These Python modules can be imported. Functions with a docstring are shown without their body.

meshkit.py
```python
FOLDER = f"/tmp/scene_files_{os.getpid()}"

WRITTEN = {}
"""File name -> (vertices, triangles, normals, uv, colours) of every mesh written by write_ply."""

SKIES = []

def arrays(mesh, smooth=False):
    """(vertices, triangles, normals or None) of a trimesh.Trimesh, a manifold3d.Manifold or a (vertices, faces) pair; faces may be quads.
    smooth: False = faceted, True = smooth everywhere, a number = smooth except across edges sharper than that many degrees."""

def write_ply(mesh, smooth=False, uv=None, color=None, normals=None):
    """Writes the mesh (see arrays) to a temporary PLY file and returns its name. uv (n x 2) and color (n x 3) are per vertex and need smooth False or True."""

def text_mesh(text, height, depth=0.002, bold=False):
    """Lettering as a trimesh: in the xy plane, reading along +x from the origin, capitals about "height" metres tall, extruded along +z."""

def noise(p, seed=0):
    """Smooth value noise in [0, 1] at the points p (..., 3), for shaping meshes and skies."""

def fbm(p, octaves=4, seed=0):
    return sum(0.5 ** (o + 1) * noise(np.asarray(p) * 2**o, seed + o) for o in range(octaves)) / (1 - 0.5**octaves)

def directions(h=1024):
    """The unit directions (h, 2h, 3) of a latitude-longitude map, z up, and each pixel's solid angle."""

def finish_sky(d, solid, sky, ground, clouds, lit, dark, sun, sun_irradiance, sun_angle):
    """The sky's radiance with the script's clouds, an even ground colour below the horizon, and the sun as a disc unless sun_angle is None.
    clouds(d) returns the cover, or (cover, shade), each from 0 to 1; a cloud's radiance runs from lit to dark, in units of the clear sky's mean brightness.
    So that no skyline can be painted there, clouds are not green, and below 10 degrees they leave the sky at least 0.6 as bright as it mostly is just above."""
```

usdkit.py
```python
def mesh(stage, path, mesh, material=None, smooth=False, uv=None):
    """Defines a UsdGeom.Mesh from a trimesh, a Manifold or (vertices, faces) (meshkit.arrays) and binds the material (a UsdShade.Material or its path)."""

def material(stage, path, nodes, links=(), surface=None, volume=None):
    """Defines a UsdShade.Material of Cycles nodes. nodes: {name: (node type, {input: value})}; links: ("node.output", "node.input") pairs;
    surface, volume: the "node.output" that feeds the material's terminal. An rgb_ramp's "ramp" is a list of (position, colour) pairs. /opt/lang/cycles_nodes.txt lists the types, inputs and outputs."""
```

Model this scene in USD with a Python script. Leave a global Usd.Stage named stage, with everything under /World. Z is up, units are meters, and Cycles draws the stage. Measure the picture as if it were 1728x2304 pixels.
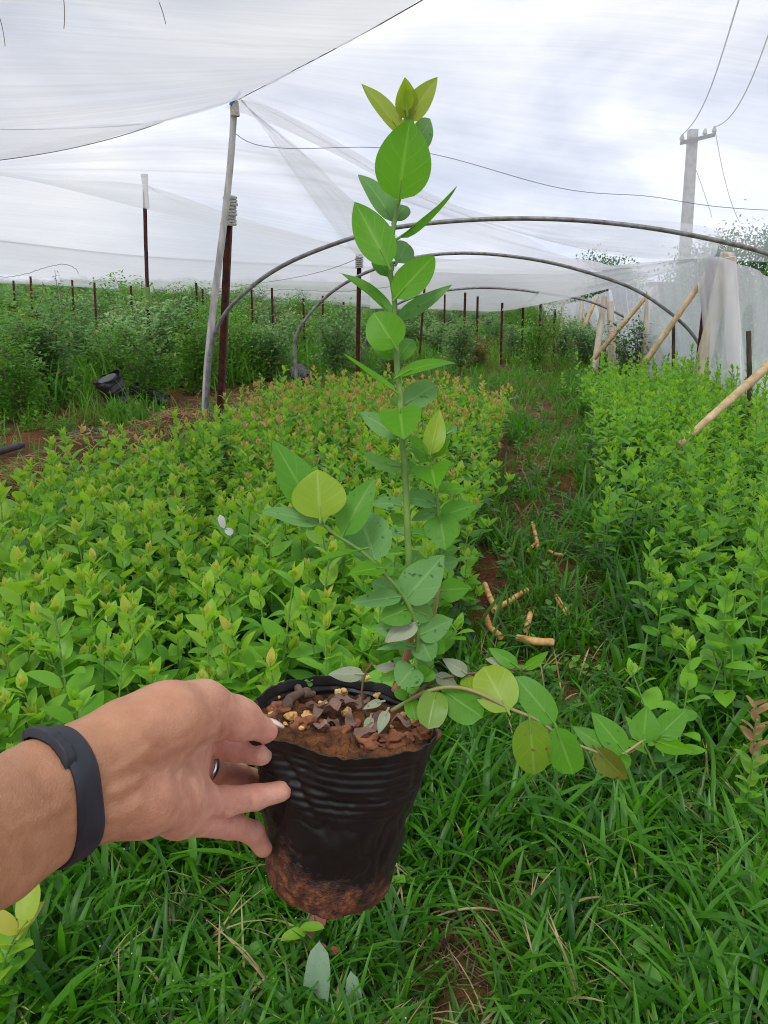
import math, numpy as np, trimesh, usdkit, meshkit
from pxr import Usd, UsdGeom, UsdLux, UsdShade, Sdf, Gf, Vt
from scipy.interpolate import CubicSpline, RegularGridInterpolator
from scipy.ndimage import gaussian_filter

stage = Usd.Stage.CreateInMemory()
UsdGeom.SetStageUpAxis(stage, "Z")
UsdGeom.Xform.Define(stage, "/World")
UsdGeom.Scope.Define(stage, "/World/Looks")

# ---------------------------------------------------------------- camera, sky, sun, exposure
PITCH = math.radians(16.8)
EYE = np.array([0.0, 0.0, 1.4])
cam = UsdGeom.Camera.Define(stage, "/World/camera")
cam.CreateHorizontalApertureAttr(36.0)
cam.CreateVerticalApertureAttr(48.0)
cam.CreateFocalLengthAttr(36.0)
cam.CreateClippingRangeAttr(Gf.Vec2f(0.03, 3000.0))
cam.CreateExposureAttr(0.27)
UsdGeom.Xformable(cam).AddTranslateOp().Set(Gf.Vec3d(*EYE))
UsdGeom.Xformable(cam).AddRotateXOp().Set(90.0 - math.degrees(PITCH))

SUN_EL, SUN_ROT = math.radians(58), math.radians(200)      # behind the photographer, high, under cloud
sky_mat = usdkit.material(stage, "/World/Looks/sky", {
    "tc": ("texture_coordinate", {}),
    "map": ("mapping", {"scale": (1.0, 1.0, 2.6)}),
    "sky": ("sky_texture", {"sky_type": "single_scattering", "sun_disc": False, "sun_elevation": SUN_EL, "sun_rotation": SUN_ROT}),
    "n": ("noise_texture", {"scale": 2.4, "detail": 6.0, "roughness": 0.55, "distortion": 0.4}),
    "cov": ("rgb_ramp", {"ramp": [(0.30, (0.80, 0.80, 0.80)), (0.46, (0.93, 0.93, 0.93)), (0.7, (1, 1, 1))]}),
    "cl": ("rgb_ramp", {"ramp": [(0.32, (4.9, 5.6, 7.4)), (0.43, (6.6, 7.2, 8.7)), (0.52, (8.6, 9.0, 10.2)), (0.66, (11.8, 11.8, 11.8))]}),
    "mix": ("mix", {}),
    "bg": ("background_shader", {"strength": 0.1}),
}, [("tc.generated", "map.vector"), ("map.vector", "n.vector"), ("n.fac", "cov.fac"), ("n.fac", "cl.fac"), ("cov.color", "mix.fac"),
    ("sky.color", "mix.color1"), ("cl.color", "mix.color2"), ("mix.color", "bg.color")], surface="bg.background")
dome = UsdLux.DomeLight.Define(stage, "/World/sky")
UsdShade.MaterialBindingAPI.Apply(dome.GetPrim()).Bind(sky_mat)
sun = UsdLux.DistantLight.Define(stage, "/World/sun")
sun.CreateIntensityAttr(0.4)
sun.CreateAngleAttr(20.0)
sun.CreateNormalizeAttr(True)
sun.CreateColorAttr(Gf.Vec3f(1.0, 0.97, 0.92))
sun.AddRotateZOp().Set(-math.degrees(SUN_ROT))
sun.AddRotateXOp().Set(-(90 - math.degrees(SUN_EL)))

# ---------------------------------------------------------------- helpers
FWD = np.array([0, math.cos(PITCH), -math.sin(PITCH)])
UP = np.array([0, math.sin(PITCH), math.cos(PITCH)])
RIGHT = np.array([1.0, 0, 0])
K = 1728 / 1659.0


def ray(px, py):
    return FWD + RIGHT * (px - 864) / 1728 + UP * (1152 - py) / 1728


def at(px, py, d):                     # point seen at photo pixel (px, py), d metres along the view axis
    return EYE + ray(px, py) * d


def atY(dx, dy, Y):                    # same, at world distance Y; pixels of the reduced picture
    r = ray(dx * K, dy * K)
    return EYE + r * (Y / r[1])


def gnd(dx, dy, z=0.0):
    r = ray(dx * K, dy * K)
    return EYE + r * ((z - EYE[2]) / r[2])


def project(p):
    q = np.asarray(p, float) - EYE
    d = q @ FWD
    return 864 + 1728 * (q @ RIGHT) / d, 1152 - 1728 * (q @ UP) / d, d


AX = math.atan(0.2)                    # the beds run off to the right of the view


def uv2xy(u, v):
    return np.array([u * math.cos(AX) + v * math.sin(AX), -u * math.sin(AX) + v * math.cos(AX)])


def unit(v):
    v = np.asarray(v, float)
    return v / (np.linalg.norm(v) + 1e-12)


TAKEN = {}


def numbered(parent, name):
    n = TAKEN.get((parent, name), 0)
    TAKEN[(parent, name)] = n + 1
    return f"{parent}/{name}" + (f"_{n:03d}" if n else "")


def tag(prim, label=None, cat=None, group=None, kind=None):
    prim = prim.GetPrim() if hasattr(prim, "GetPrim") else prim
    for k, v in (("label", label), ("category", cat), ("group", group), ("kind", kind)):
        if v:
            prim.SetCustomDataByKey(k, v)
    return prim


def path_of(parent):
    if parent is None:
        return "/World"
    return parent if isinstance(parent, str) else str(parent.GetPath())


def put(name, mesh, mat, parent=None, smooth=False, uv=None, **t):
    m = usdkit.mesh(stage, numbered(path_of(parent), name), mesh, LOOK[mat] if isinstance(mat, str) else mat, smooth=smooth, uv=uv)
    return tag(m, **t)


def thing(name, loc=(0, 0, 0), **t):
    x = UsdGeom.Xform.Define(stage, numbered("/World", name))
    if any(loc):
        x.AddTranslateOp().Set(Gf.Vec3d(*map(float, loc)))
    return tag(x, **t)


class MB:                              # gathers vertices and faces (and uv) of one mesh
    def __init__(self):
        self.v, self.f, self.t, self.n = [], [], [], 0

    def add(self, v, f, uv=None):
        f = np.asarray(f, int)
        if f.shape[1] == 4:
            f = np.vstack([f[:, [0, 1, 2]], f[:, [0, 2, 3]]])
        self.v.append(np.asarray(v, float)); self.f.append(f + self.n); self.n += len(v)
        self.t.append(np.zeros((len(v), 2)) if uv is None else uv)
        return self

    def mesh(self):
        return np.vstack(self.v), np.vstack(self.f)

    def uv(self):
        return np.vstack(self.t)


def quads(nu, nv):
    i, j = np.meshgrid(np.arange(nu - 1), np.arange(nv - 1), indexing="ij")
    a = (i * nv + j).ravel()
    return np.stack([a, a + nv, a + nv + 1, a + 1], 1)


def spline(pts, n):
    p = np.asarray(pts, float)
    if len(p) < 3:
        return np.linspace(p[0], p[-1], n)
    s = np.r_[0, np.cumsum(np.linalg.norm(np.diff(p, axis=0), axis=1) + 1e-9)]
    return CubicSpline(s, p)(np.linspace(0, s[-1], n))


def tube(pts, r, sides=8, cap=True):
    p = np.asarray(pts, float)
    r = np.broadcast_to(np.asarray(r, float), (len(p),))
    t = np.gradient(p, axis=0)
    t /= np.linalg.norm(t, axis=1, keepdims=True) + 1e-12
    a = np.zeros_like(p)
    ref = np.array([0, 0, 1.0]) if abs(t[0, 2]) < 0.9 else np.array([1.0, 0, 0])
    for i in range(len(p)):
        ref = unit(ref - t[i] * (ref @ t[i])); a[i] = ref
    b = np.cross(t, a)
    ang = np.arange(sides) * 2 * np.pi / sides
    v = (p[:, None] + r[:, None, None] * (np.cos(ang)[None, :, None] * a[:, None] + np.sin(ang)[None, :, None] * b[:, None])).reshape(-1, 3)
    i, j = np.meshgrid(np.arange(len(p) - 1), np.arange(sides), indexing="ij")
    q = np.stack([i * sides + j, i * sides + (j + 1) % sides, (i + 1) * sides + (j + 1) % sides, (i + 1) * sides + j], -1).reshape(-1, 4)
    f = np.vstack([q[:, [0, 1, 2]], q[:, [0, 2, 3]]])
    if cap:
        v = np.vstack([v, p[:1], p[-1:]])
        n, e = len(v), (len(p) - 1) * sides
        k = np.arange(sides); k2 = (k + 1) % sides
        f = np.vstack([f, np.stack([np.full(sides, n - 2), k2, k], 1), np.stack([np.full(sides, n - 1), e + k, e + k2], 1)])
    return v, f


def box(size, loc=(0, 0, 0)):
    m = trimesh.creation.box(size)
    m.apply_translation(loc)
    return np.array(m.vertices), np.array(m.faces)


def lump(rng, r, squash=(1, 1, 1), rough=0.25, sub=1):
    m = trimesh.creation.icosphere(sub, 1.0)
    v = np.array(m.vertices)
    v *= 1 + rough * (meshkit.noise(v * 1.7 + rng.uniform(0, 50, 3))[:, None] - 0.5) * 2
    return v * r * np.asarray(squash), np.array(m.faces)


def frame_of(axis, normal):
    x = unit(axis); z = unit(np.asarray(normal) - x * (np.asarray(normal) @ x))
    return np.stack([x, np.cross(z, x), z], 1)


def leaf_shape(u, a=0.55, b=0.8):      # half-width of an ovate leaf with a pointed tip
    w = u ** a * (1 - u) ** b
    m = a / (a + b)
    return w / (m ** a * (1 - m) ** b)


def leaf_local(L, W, nu=7, nv=3, fold=0.25, curl=0.15, wave=0.0, a=0.6, b=0.95, ph=0.0):
    """A leaf along +x with its upper face towards +z: vertices, quads, uv."""
    u = np.linspace(0, 1, nu) ** 0.95
    s = np.linspace(-1, 1, nv)
    U, Sx = np.meshgrid(u, s, indexing="ij")
    w = leaf_shape(np.clip(U, 1e-4, 1), a, b) * W / 2
    y = Sx * w
    z = np.abs(y) * fold - curl * L * U ** 2 + wave * W * np.sin(U * 9 + ph + Sx * 1.3) * np.abs(Sx)
    x = L * U * (1 - 0.12 * abs(curl) * U)
    return np.stack([x, y, z], -1).reshape(-1, 3), quads(nu, nv), np.stack([U, Sx * 0.5 + 0.5], -1).reshape(-1, 2)


def ribbon(pts, widths, side, fold=0.25):
    """A grass blade: a folded strip along pts."""
    p = np.asarray(pts); t = np.gradient(p, axis=0); t /= np.linalg.norm(t, axis=1, keepdims=True)
    sd = np.asarray(side) - t * (t @ np.asarray(side))[:, None]
    sd /= np.linalg.norm(sd, axis=1, keepdims=True)
    nrm = np.cross(t, sd)
    w = np.asarray(widths)[:, None]
    v = np.stack([p - sd * w + nrm * w * fold, p, p + sd * w + nrm * w * fold], 1).reshape(-1, 3)
    u = np.linspace(0, 1, len(p))
    uv = np.stack([np.repeat(u, 3), np.tile([0, 0.5, 1.0], len(p))], 1)
    return v, quads(len(p), 3), uv


# ---------------------------------------------------------------- materials
LOOK = {}


def look(name, nodes, links, **k):
    LOOK[name] = usdkit.material(stage, f"/World/Looks/{name}", nodes, links, **k)


def plain(name, c1, c2, scale=20.0, rough=0.7, bump=0.0, bscale=None, metallic=0.0, spec=0.5, lo=0.35, hi=0.65, stretch=(1, 1, 1), dist=0.01, extra=None):
    """Principled with a two-tone noise colour and a noise bump."""
    pr = {"roughness": rough, "metallic": metallic, "specular_ior_level": spec}
    pr.update(extra or {})
    nodes = {"g": ("geometry", {}), "m": ("mapping", {"scale": stretch}), "n": ("noise_texture", {"scale": scale, "detail": 5.0, "roughness": 0.6}),
             "r": ("rgb_ramp", {"ramp": [(lo, c1), (hi, c2)]}), "p": ("principled_bsdf", pr)}
    links = [("g.position", "m.vector"), ("m.vector", "n.vector"), ("n.fac", "r.fac"), ("r.color", "p.base_color")]
    if bump:
        nodes["bn"] = ("noise_texture", {"scale": bscale or scale * 2, "detail": 4.0})
        nodes["b"] = ("bump", {"strength": bump, "distance": dist})
        links += [("m.vector", "bn.vector"), ("bn.fac", "b.height"), ("b.normal", "p.normal")]
    look(name, nodes, links, surface="p.BSDF")


def foliage(name, c1, c2, trans, tw=0.4, rough=0.45, scale=9.0, spec=0.4, under=None, spots=None, vein=None, rand=True, sat=1.0):
    """A leaf: two tones by noise and by plant, light passing through; optionally a paler underside, veins (from uv) and spots."""
    nodes = {"g": ("geometry", {}), "n": ("noise_texture", {"scale": scale, "detail": 3.0}), "oi": ("object_info", {}),
             "ma": ("math", {"math_type": "multiply_add", "value2": 0.55 if rand else 0.0, "value3": 0.0 if rand else 0.25}),
             "ad": ("math", {"math_type": "multiply_add", "value2": 0.5}),
             "r": ("rgb_ramp", {"ramp": [(0.25, c1), (0.75, c2)]}),
             "p": ("principled_bsdf", {"roughness": rough, "specular_ior_level": spec}),
             "t": ("translucent_bsdf", {"color": trans}), "mx": ("mix_closure", {"fac": tw})}
    links = [("g.position", "n.vector"), ("oi.random", "ma.value1"), ("n.fac", "ad.value1"), ("ma.value", "ad.value3"), ("ad.value", "r.fac")]
    col = "r.color"
    if vein:
        nodes |= {"uv": ("uvmap", {"attribute": "st"}), "sx": ("separate_xyz", {}), "va": ("math", {"math_type": "subtract", "value2": 0.5}),
                  "vb": ("math", {"math_type": "absolute"}), "mid": ("rgb_ramp", {"ramp": [(0.0, (1, 1, 1)), (0.018, (0.75, 0.75, 0.75)), (0.05, (0, 0, 0))]}),
                  "la": ("math", {"math_type": "multiply_add", "value2": -0.62}), "lb": ("math", {"math_type": "multiply", "value2": 31.0}),
                  "lc": ("math", {"math_type": "sine"}), "lat": ("rgb_ramp", {"ramp": [(0.0, (0, 0, 0)), (0.90, (0, 0, 0)), (1.0, (0.30, 0.30, 0.30))]}),
                  "mxv": ("math", {"math_type": "maximum"}), "vm": ("mix", {"color2": vein}),
                  "bp": ("bump", {"strength": 0.15, "distance": 0.0015})}
        links += [("uv.UV", "sx.vector"), ("sx.y", "va.value1"), ("va.value", "vb.value1"), ("vb.value", "mid.fac"),
                  ("vb.value", "la.value1"), ("sx.x", "la.value3"), ("la.value", "lb.value1"), ("lb.value", "lc.value1"), ("lc.value", "lat.fac"),
                  ("mid.color", "mxv.value1"), ("lat.color", "mxv.value2"), ("mxv.value", "vm.fac"), (col, "vm.color1"),
                  ("mxv.value", "bp.height"), ("bp.normal", "p.normal")]
        col = "vm.color"
    if spots:
        nodes |= {"sv": ("noise_texture", {"scale": 210.0, "detail": 2.0}), "sr": ("rgb_ramp", {"ramp": [(0.66, (0, 0, 0)), (0.72, (1, 1, 1))]}), "sm": ("mix", {"color2": spots})}
        links += [("g.position", "sv.vector"), ("sv.fac", "sr.fac"), ("sr.color", "sm.fac"), (col, "sm.color1")]
        col = "sm.color"
    if under:
        nodes["um"] = ("mix", {"color2": under})
        links += [("g.backfacing", "um.fac"), (col, "um.color1")]
        col = "um.color"
    links += [(col, "p.base_color"), ("p.BSDF", "mx.closure1"), ("t.BSDF", "mx.closure2")]
    look(name, nodes, links, surface="mx.closure")


def netting(name, cover, color=(0.74, 0.735, 0.74), lift=1.0, streak=(2.0, 55.0), low=0.80):
    """Woven insect net: threads of white nylon over gaps, denser where seen edge-on; uneven weave as streaks along the cloth."""
    look(name, {
        "uv": ("uvmap", {"attribute": "st"}), "m": ("mapping", {"scale": (streak[0], streak[1], 1)}),
        "n": ("noise_texture", {"scale": 1.0, "detail": 5.0, "roughness": 0.65}),
        "r": ("rgb_ramp", {"ramp": [(0.36, (low, low, low)), (0.58, (1, 1, 1))]}),
        "r2": ("rgb_ramp", {"ramp": [(0.35, tuple(0.91 * c for c in color)), (0.6, color)]}),
        "lw": ("layer_weight", {"blend": 0.5}), "pw": ("math", {"math_type": "power", "value2": 2.2}),
        "co": ("math", {"math_type": "multiply_add", "value2": (1 - cover) * 0.75 * lift, "value3": cover, "use_clamp": True}),
        "tp": ("transparent_bsdf", {}), "di": ("diffuse_bsdf", {}), "tr": ("translucent_bsdf", {}),
        "th": ("mix_closure", {"fac": 0.55}), "mx": ("mix_closure", {}),
    }, [("uv.UV", "m.vector"), ("m.vector", "n.vector"), ("n.fac", "r.fac"), ("n.fac", "r2.fac"), ("r.color", "tp.color"), ("r2.color", "di.color"), ("r2.color", "tr.color"),
        ("lw.facing", "pw.value1"), ("pw.value", "co.value1"), ("di.BSDF", "th.closure1"), ("tr.BSDF", "th.closure2"),
        ("co.value", "mx.fac"), ("tp.BSDF", "mx.closure1"), ("th.closure", "mx.closure2")], surface="mx.closure")


netting("net_dense", 0.62, low=0.96, color=(0.70, 0.70, 0.70))
netting("net_thin", 0.19, low=0.965)
netting("net_mid", 0.42, low=0.90)
netting("net_wall", 0.52, low=0.88, streak=(22.0, 1.2), lift=0.35)
plain("red_soil", (0.035, 0.014, 0.008), (0.19, 0.068, 0.032), scale=6, rough=0.95, bump=0.9, bscale=45, dist=0.03, spec=0.2)
plain("rust", (0.028, 0.010, 0.007), (0.10, 0.028, 0.018), scale=24, rough=0.85, bump=0.3, bscale=160, dist=0.002, spec=0.3)
plain("pale_pole", (0.30, 0.29, 0.28), (0.62, 0.60, 0.57), scale=14, rough=0.7, bump=0.3, stretch=(1, 1, 0.25), dist=0.003)
plain("galvanised", (0.12, 0.095, 0.078), (0.25, 0.255, 0.26), scale=16, rough=0.5, metallic=0.35, bump=0.15, bscale=90, dist=0.002)
plain("tan_pipe", (0.20, 0.14, 0.09), (0.33, 0.27, 0.20), scale=30, rough=0.6)
plain("wrap_cord", (0.30, 0.29, 0.26), (0.60, 0.59, 0.55), scale=60, rough=0.9, bump=0.6, dist=0.004)
plain("bamboo", (0.33, 0.22, 0.10), (0.62, 0.46, 0.26), scale=10, rough=0.6, bump=0.25, stretch=(1, 1, 0.3), dist=0.003)
plain("pale_timber", (0.36, 0.30, 0.22), (0.60, 0.53, 0.42), scale=12, rough=0.8, bump=0.4, stretch=(1, 1, 0.2), dist=0.004)
plain("dark_timber", (0.03, 0.022, 0.015), (0.10, 0.07, 0.045), scale=20, rough=0.9, bump=0.5, stretch=(1, 1, 0.25))
plain("concrete", (0.25, 0.24, 0.23), (0.38, 0.37, 0.35), scale=6, rough=0.9)
plain("dark_wire", (0.05, 0.05, 0.05), (0.09, 0.09, 0.09), rough=0.6)
plain("blue_tie", (0.03, 0.16, 0.42), (0.06, 0.26, 0.55), rough=0.5)
plain("black_plastic", (0.006, 0.006, 0.007), (0.022, 0.022, 0.024), scale=18, rough=0.42, bump=0.35, bscale=70, dist=0.003)
plain("grey_hose", (0.02, 0.02, 0.021), (0.06, 0.058, 0.056), scale=18, rough=0.6)
plain("dry_blade", (0.16, 0.13, 0.05), (0.34, 0.27, 0.12), scale=14, rough=0.8)
plain("old_straw", (0.07, 0.042, 0.020), (0.26, 0.165, 0.08), scale=14, rough=0.9)
plain("straw", (0.20, 0.11, 0.045), (0.48, 0.31, 0.13), scale=14, rough=0.85)
plain("orange_stick", (0.48, 0.20, 0.05), (0.75, 0.46, 0.18), scale=30, rough=0.65, bump=0.3, dist=0.003)
plain("twig", (0.09, 0.05, 0.03), (0.2, 0.12, 0.07), scale=40, rough=0.85)
plain("bush_stem", (0.10, 0.07, 0.04), (0.22, 0.17, 0.09), scale=30, rough=0.8)
plain("green_stem", (0.10, 0.22, 0.035), (0.17, 0.30, 0.06), scale=60, rough=0.5)
plain("runner_stem", (0.16, 0.20, 0.06), (0.30, 0.22, 0.09), scale=25, rough=0.6)
plain("orange_stem", (0.22, 0.15, 0.05), (0.42, 0.16, 0.07), scale=25, rough=0.6)
plain("petal", (0.75, 0.76, 0.72), (0.85, 0.86, 0.84), rough=0.6)
plain("insect", (0.10, 0.09, 0.08), (0.2, 0.19, 0.18), rough=0.8)
plain("yellow_petal", (0.65, 0.45, 0.02), (0.75, 0.6, 0.05), rough=0.6)
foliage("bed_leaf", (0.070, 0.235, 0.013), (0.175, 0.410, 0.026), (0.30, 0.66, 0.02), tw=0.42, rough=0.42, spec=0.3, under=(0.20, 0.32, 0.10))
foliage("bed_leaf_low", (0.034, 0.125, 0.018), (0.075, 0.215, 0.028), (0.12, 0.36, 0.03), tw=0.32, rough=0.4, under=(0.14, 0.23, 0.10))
foliage("bed_leaf_young", (0.130, 0.330, 0.018), (0.260, 0.450, 0.030), (0.36, 0.66, 0.03), tw=0.44, rough=0.42)
foliage("bed_tip", (0.240, 0.410, 0.022), (0.520, 0.440, 0.090), (0.50, 0.60, 0.05), tw=0.44, rough=0.45)
foliage("bed_tip_orange", (0.40, 0.30, 0.07), (0.56, 0.33, 0.13), (0.58, 0.40, 0.10), tw=0.38, rough=0.5)
foliage("grass_blade", (0.011, 0.062, 0.002), (0.072, 0.225, 0.009), (0.12, 0.43, 0.010), tw=0.38, rough=0.40, scale=6.0, spec=0.36)
foliage("grass_far", (0.040, 0.150, 0.010), (0.110, 0.28, 0.020), (0.16, 0.42, 0.02), tw=0.34, rough=0.5, scale=3.0, spec=0.25)
foliage("weed_leaf", (0.055, 0.185, 0.018), (0.140, 0.33, 0.032), (0.20, 0.46, 0.03), tw=0.34, rough=0.5, scale=4.0)
foliage("bush_leaf", (0.085, 0.205, 0.055), (0.240, 0.390, 0.150), (0.20, 0.44, 0.10), tw=0.30, rough=0.55, scale=3.0, spec=0.2, under=(0.30, 0.39, 0.25))
foliage("bush_leaf_dry", (0.16, 0.19, 0.035), (0.36, 0.26, 0.07), (0.3, 0.24, 0.06), tw=0.28, rough=0.6, scale=3.0)
foliage("tree_leaf", (0.055, 0.135, 0.035), (0.120, 0.220, 0.070), (0.10, 0.24, 0.05), tw=0.25, rough=0.55, scale=2.0)
foliage("red_leaf", (0.155, 0.039, 0.034), (0.341, 0.109, 0.078), (0.341, 0.093, 0.062), tw=0.25, rough=0.5)
foliage("salmon_leaf", (0.30, 0.17, 0.07), (0.42, 0.27, 0.12), (0.4, 0.24, 0.09), tw=0.3, rough=0.5)
foliage("mildew_leaf", (0.248, 0.372, 0.232), (0.434, 0.542, 0.403), (0.232, 0.388, 0.186), tw=0.2, rough=0.7, spots=(0.078, 0.139, 0.062))
foliage("held_bright", (0.070, 0.245, 0.006), (0.098, 0.300, 0.008), (0.20, 0.54, 0.010), tw=0.45, rough=0.42, scale=40, spec=0.25, vein=(0.19, 0.40, 0.04), under=(0.14, 0.27, 0.09), rand=False)
foliage("held_mid", (0.055, 0.210, 0.012), (0.115, 0.300, 0.030), (0.15, 0.46, 0.015), tw=0.40, rough=0.45, scale=30, spec=0.25, vein=(0.17, 0.36, 0.06), under=(0.15, 0.28, 0.11), spots=(0.05, 0.13, 0.02), rand=False)
foliage("held_grey", (0.090, 0.240, 0.050), (0.165, 0.330, 0.105), (0.14, 0.40, 0.04), tw=0.32, rough=0.55, scale=30, spec=0.22, vein=(0.2, 0.38, 0.12), spots=(0.035, 0.09, 0.03), rand=False)
foliage("held_yellow", (0.190, 0.336, 0.013), (0.280, 0.403, 0.020), (0.381, 0.560, 0.022), tw=0.42, rough=0.4, scale=40, vein=(0.336, 0.470, 0.067), rand=False)
foliage("held_olive", (0.190, 0.310, 0.018), (0.300, 0.350, 0.045), (0.40, 0.52, 0.03), tw=0.42, rough=0.45, scale=40, spec=0.25, vein=(0.34, 0.40, 0.08), rand=False)
foliage("held_pale", (0.22, 0.27, 0.16), (0.30, 0.33, 0.21), (0.2, 0.25, 0.12), tw=0.2, rough=0.6, scale=40, vein=(0.36, 0.38, 0.28), spots=(0.10, 0.08, 0.06), rand=False)
foliage("held_red_spot", (0.101, 0.224, 0.017), (0.190, 0.325, 0.022), (0.202, 0.403, 0.022), tw=0.35, rough=0.4, scale=30, vein=(0.224, 0.370, 0.067), spots=(0.179, 0.028, 0.011), rand=False)
foliage("held_brown", (0.085, 0.170, 0.010), (0.150, 0.150, 0.020), (0.18, 0.22, 0.02), tw=0.3, rough=0.5, scale=45, vein=(0.17, 0.2, 0.04), spots=(0.12, 0.02, 0.01), rand=False)
# ---------------------------------------------------------------- ground
look("ground", {
    "g": ("geometry", {}), "n": ("noise_texture", {"scale": 1.1, "detail": 6.0, "roughness": 0.6}), "n2": ("noise_texture", {"scale": 38.0, "detail": 5.0, "roughness": 0.65}),
    "r": ("rgb_ramp", {"ramp": [(0.3, (0.030, 0.014, 0.008)), (0.7, (0.27, 0.088, 0.036))]}),
    "r1": ("rgb_ramp", {"ramp": [(0.38, (0.0, 0.0, 0.0)), (0.62, (0.55, 0.55, 0.55))]}),
    "mx": ("mix", {"color2": (0.030, 0.055, 0.014)}), "b": ("bump", {"strength": 0.9, "distance": 0.03}), "p": ("principled_bsdf", {"roughness": 0.95, "specular_ior_level": 0.2}),
}, [("g.position", "n.vector"), ("g.position", "n2.vector"), ("n2.fac", "r.fac"), ("n.fac", "r1.fac"), ("r1.color", "mx.fac"), ("r.color", "mx.color1"), ("mx.color", "p.base_color"),
    ("n2.fac", "b.height"), ("b.normal", "p.normal")], surface="p.BSDF")


def ground_z(x, y):
    x, y = np.asarray(x, float), np.asarray(y, float)
    u = x * math.cos(AX) - y * math.sin(AX)
    near = np.exp(-np.hypot(x, y) / 60)
    z = 0.07 * (meshkit.noise(np.stack([x * 0.9, y * 0.9, x * 0], -1)) - 0.5) + 0.035 * (meshkit.noise(np.stack([x * 5, y * 5, x * 0 + 3], -1)) - 0.5)
    mound = 0.20 * np.exp(-((u + 3.25) / 0.48) ** 2) * (0.35 + 1.2 * meshkit.noise(np.stack([x * 1.6, y * 1.6, x * 0 + 9], -1)) + 0.35 * meshkit.noise(np.stack([x * 7, y * 7, x * 0 + 9], -1)))
    return z * near + mound * np.clip(y - 2, 0, 1) * np.clip((8.2 - y) / 1.5, 0, 1)


gx = np.unique(np.r_[-np.geomspace(6, 500, 26), np.linspace(-6, 6, 200), np.geomspace(6, 500, 26)])
gy = np.unique(np.r_[-np.geomspace(2, 100, 12), np.linspace(-2, 14, 190), np.geomspace(14, 700, 34)])
GX, GY = np.meshgrid(gx, gy, indexing="ij")
put("ground", (np.stack([GX, GY, ground_z(GX, GY)], -1).reshape(-1, 3), quads(len(gx), len(gy))), "ground", smooth=True, kind="structure", label="red soil of the field under weeds and seedlings", cat="ground")


# ---------------------------------------------------------------- nets
def patch(rows, nu=60, nv=40, wrinkle=0.012, wscale=(1.5, 22), seed=0, fringe=False):
    """A cloth through traced rows, each from left to right: vertices, quads, uv."""
    cols = np.stack([spline(np.array(r, float), nu) if not fringe else np.array([np.interp(np.linspace(0, len(r) - 1, nu), np.arange(len(r)), np.array(r, float)[:, k]) for k in range(3)]).T for r in rows])
    nr = len(rows)
    s = np.linspace(0, nr - 1, nv)
    V = CubicSpline(np.arange(nr), cols)(s) if nr > 2 else cols[0] + (cols[1] - cols[0]) * s[:, None, None]
    U, T = np.meshgrid(np.linspace(0, 1, nu), np.linspace(0, 1, nv), indexing="xy")
    du, dv = np.gradient(V, axis=1), np.gradient(V, axis=0)
    n = np.cross(du, dv); n /= np.linalg.norm(n, axis=2, keepdims=True) + 1e-12
    h = meshkit.noise(np.stack([U * wscale[0] * 3, T * wscale[1], U * 0 + seed], -1)) - 0.5 + 0.4 * (meshkit.noise(np.stack([U * 14, T * wscale[1] * 2, U * 0 + seed + 5], -1)) - 0.5)
    V = V + n * (h * 2 * wrinkle)[..., None]
    return V.reshape(-1, 3), quads(nv, nu), np.stack([U, T], -1).reshape(-1, 2)


def net(rows, mat, label, parent=None, name="net_sheet", **k):
    v, q, uv = patch(rows, **k)
    return put(name, (v, q), mat, parent, smooth=True, uv=uv, **({} if parent is not None else dict(label=label, cat="netting", group=None)))


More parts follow.
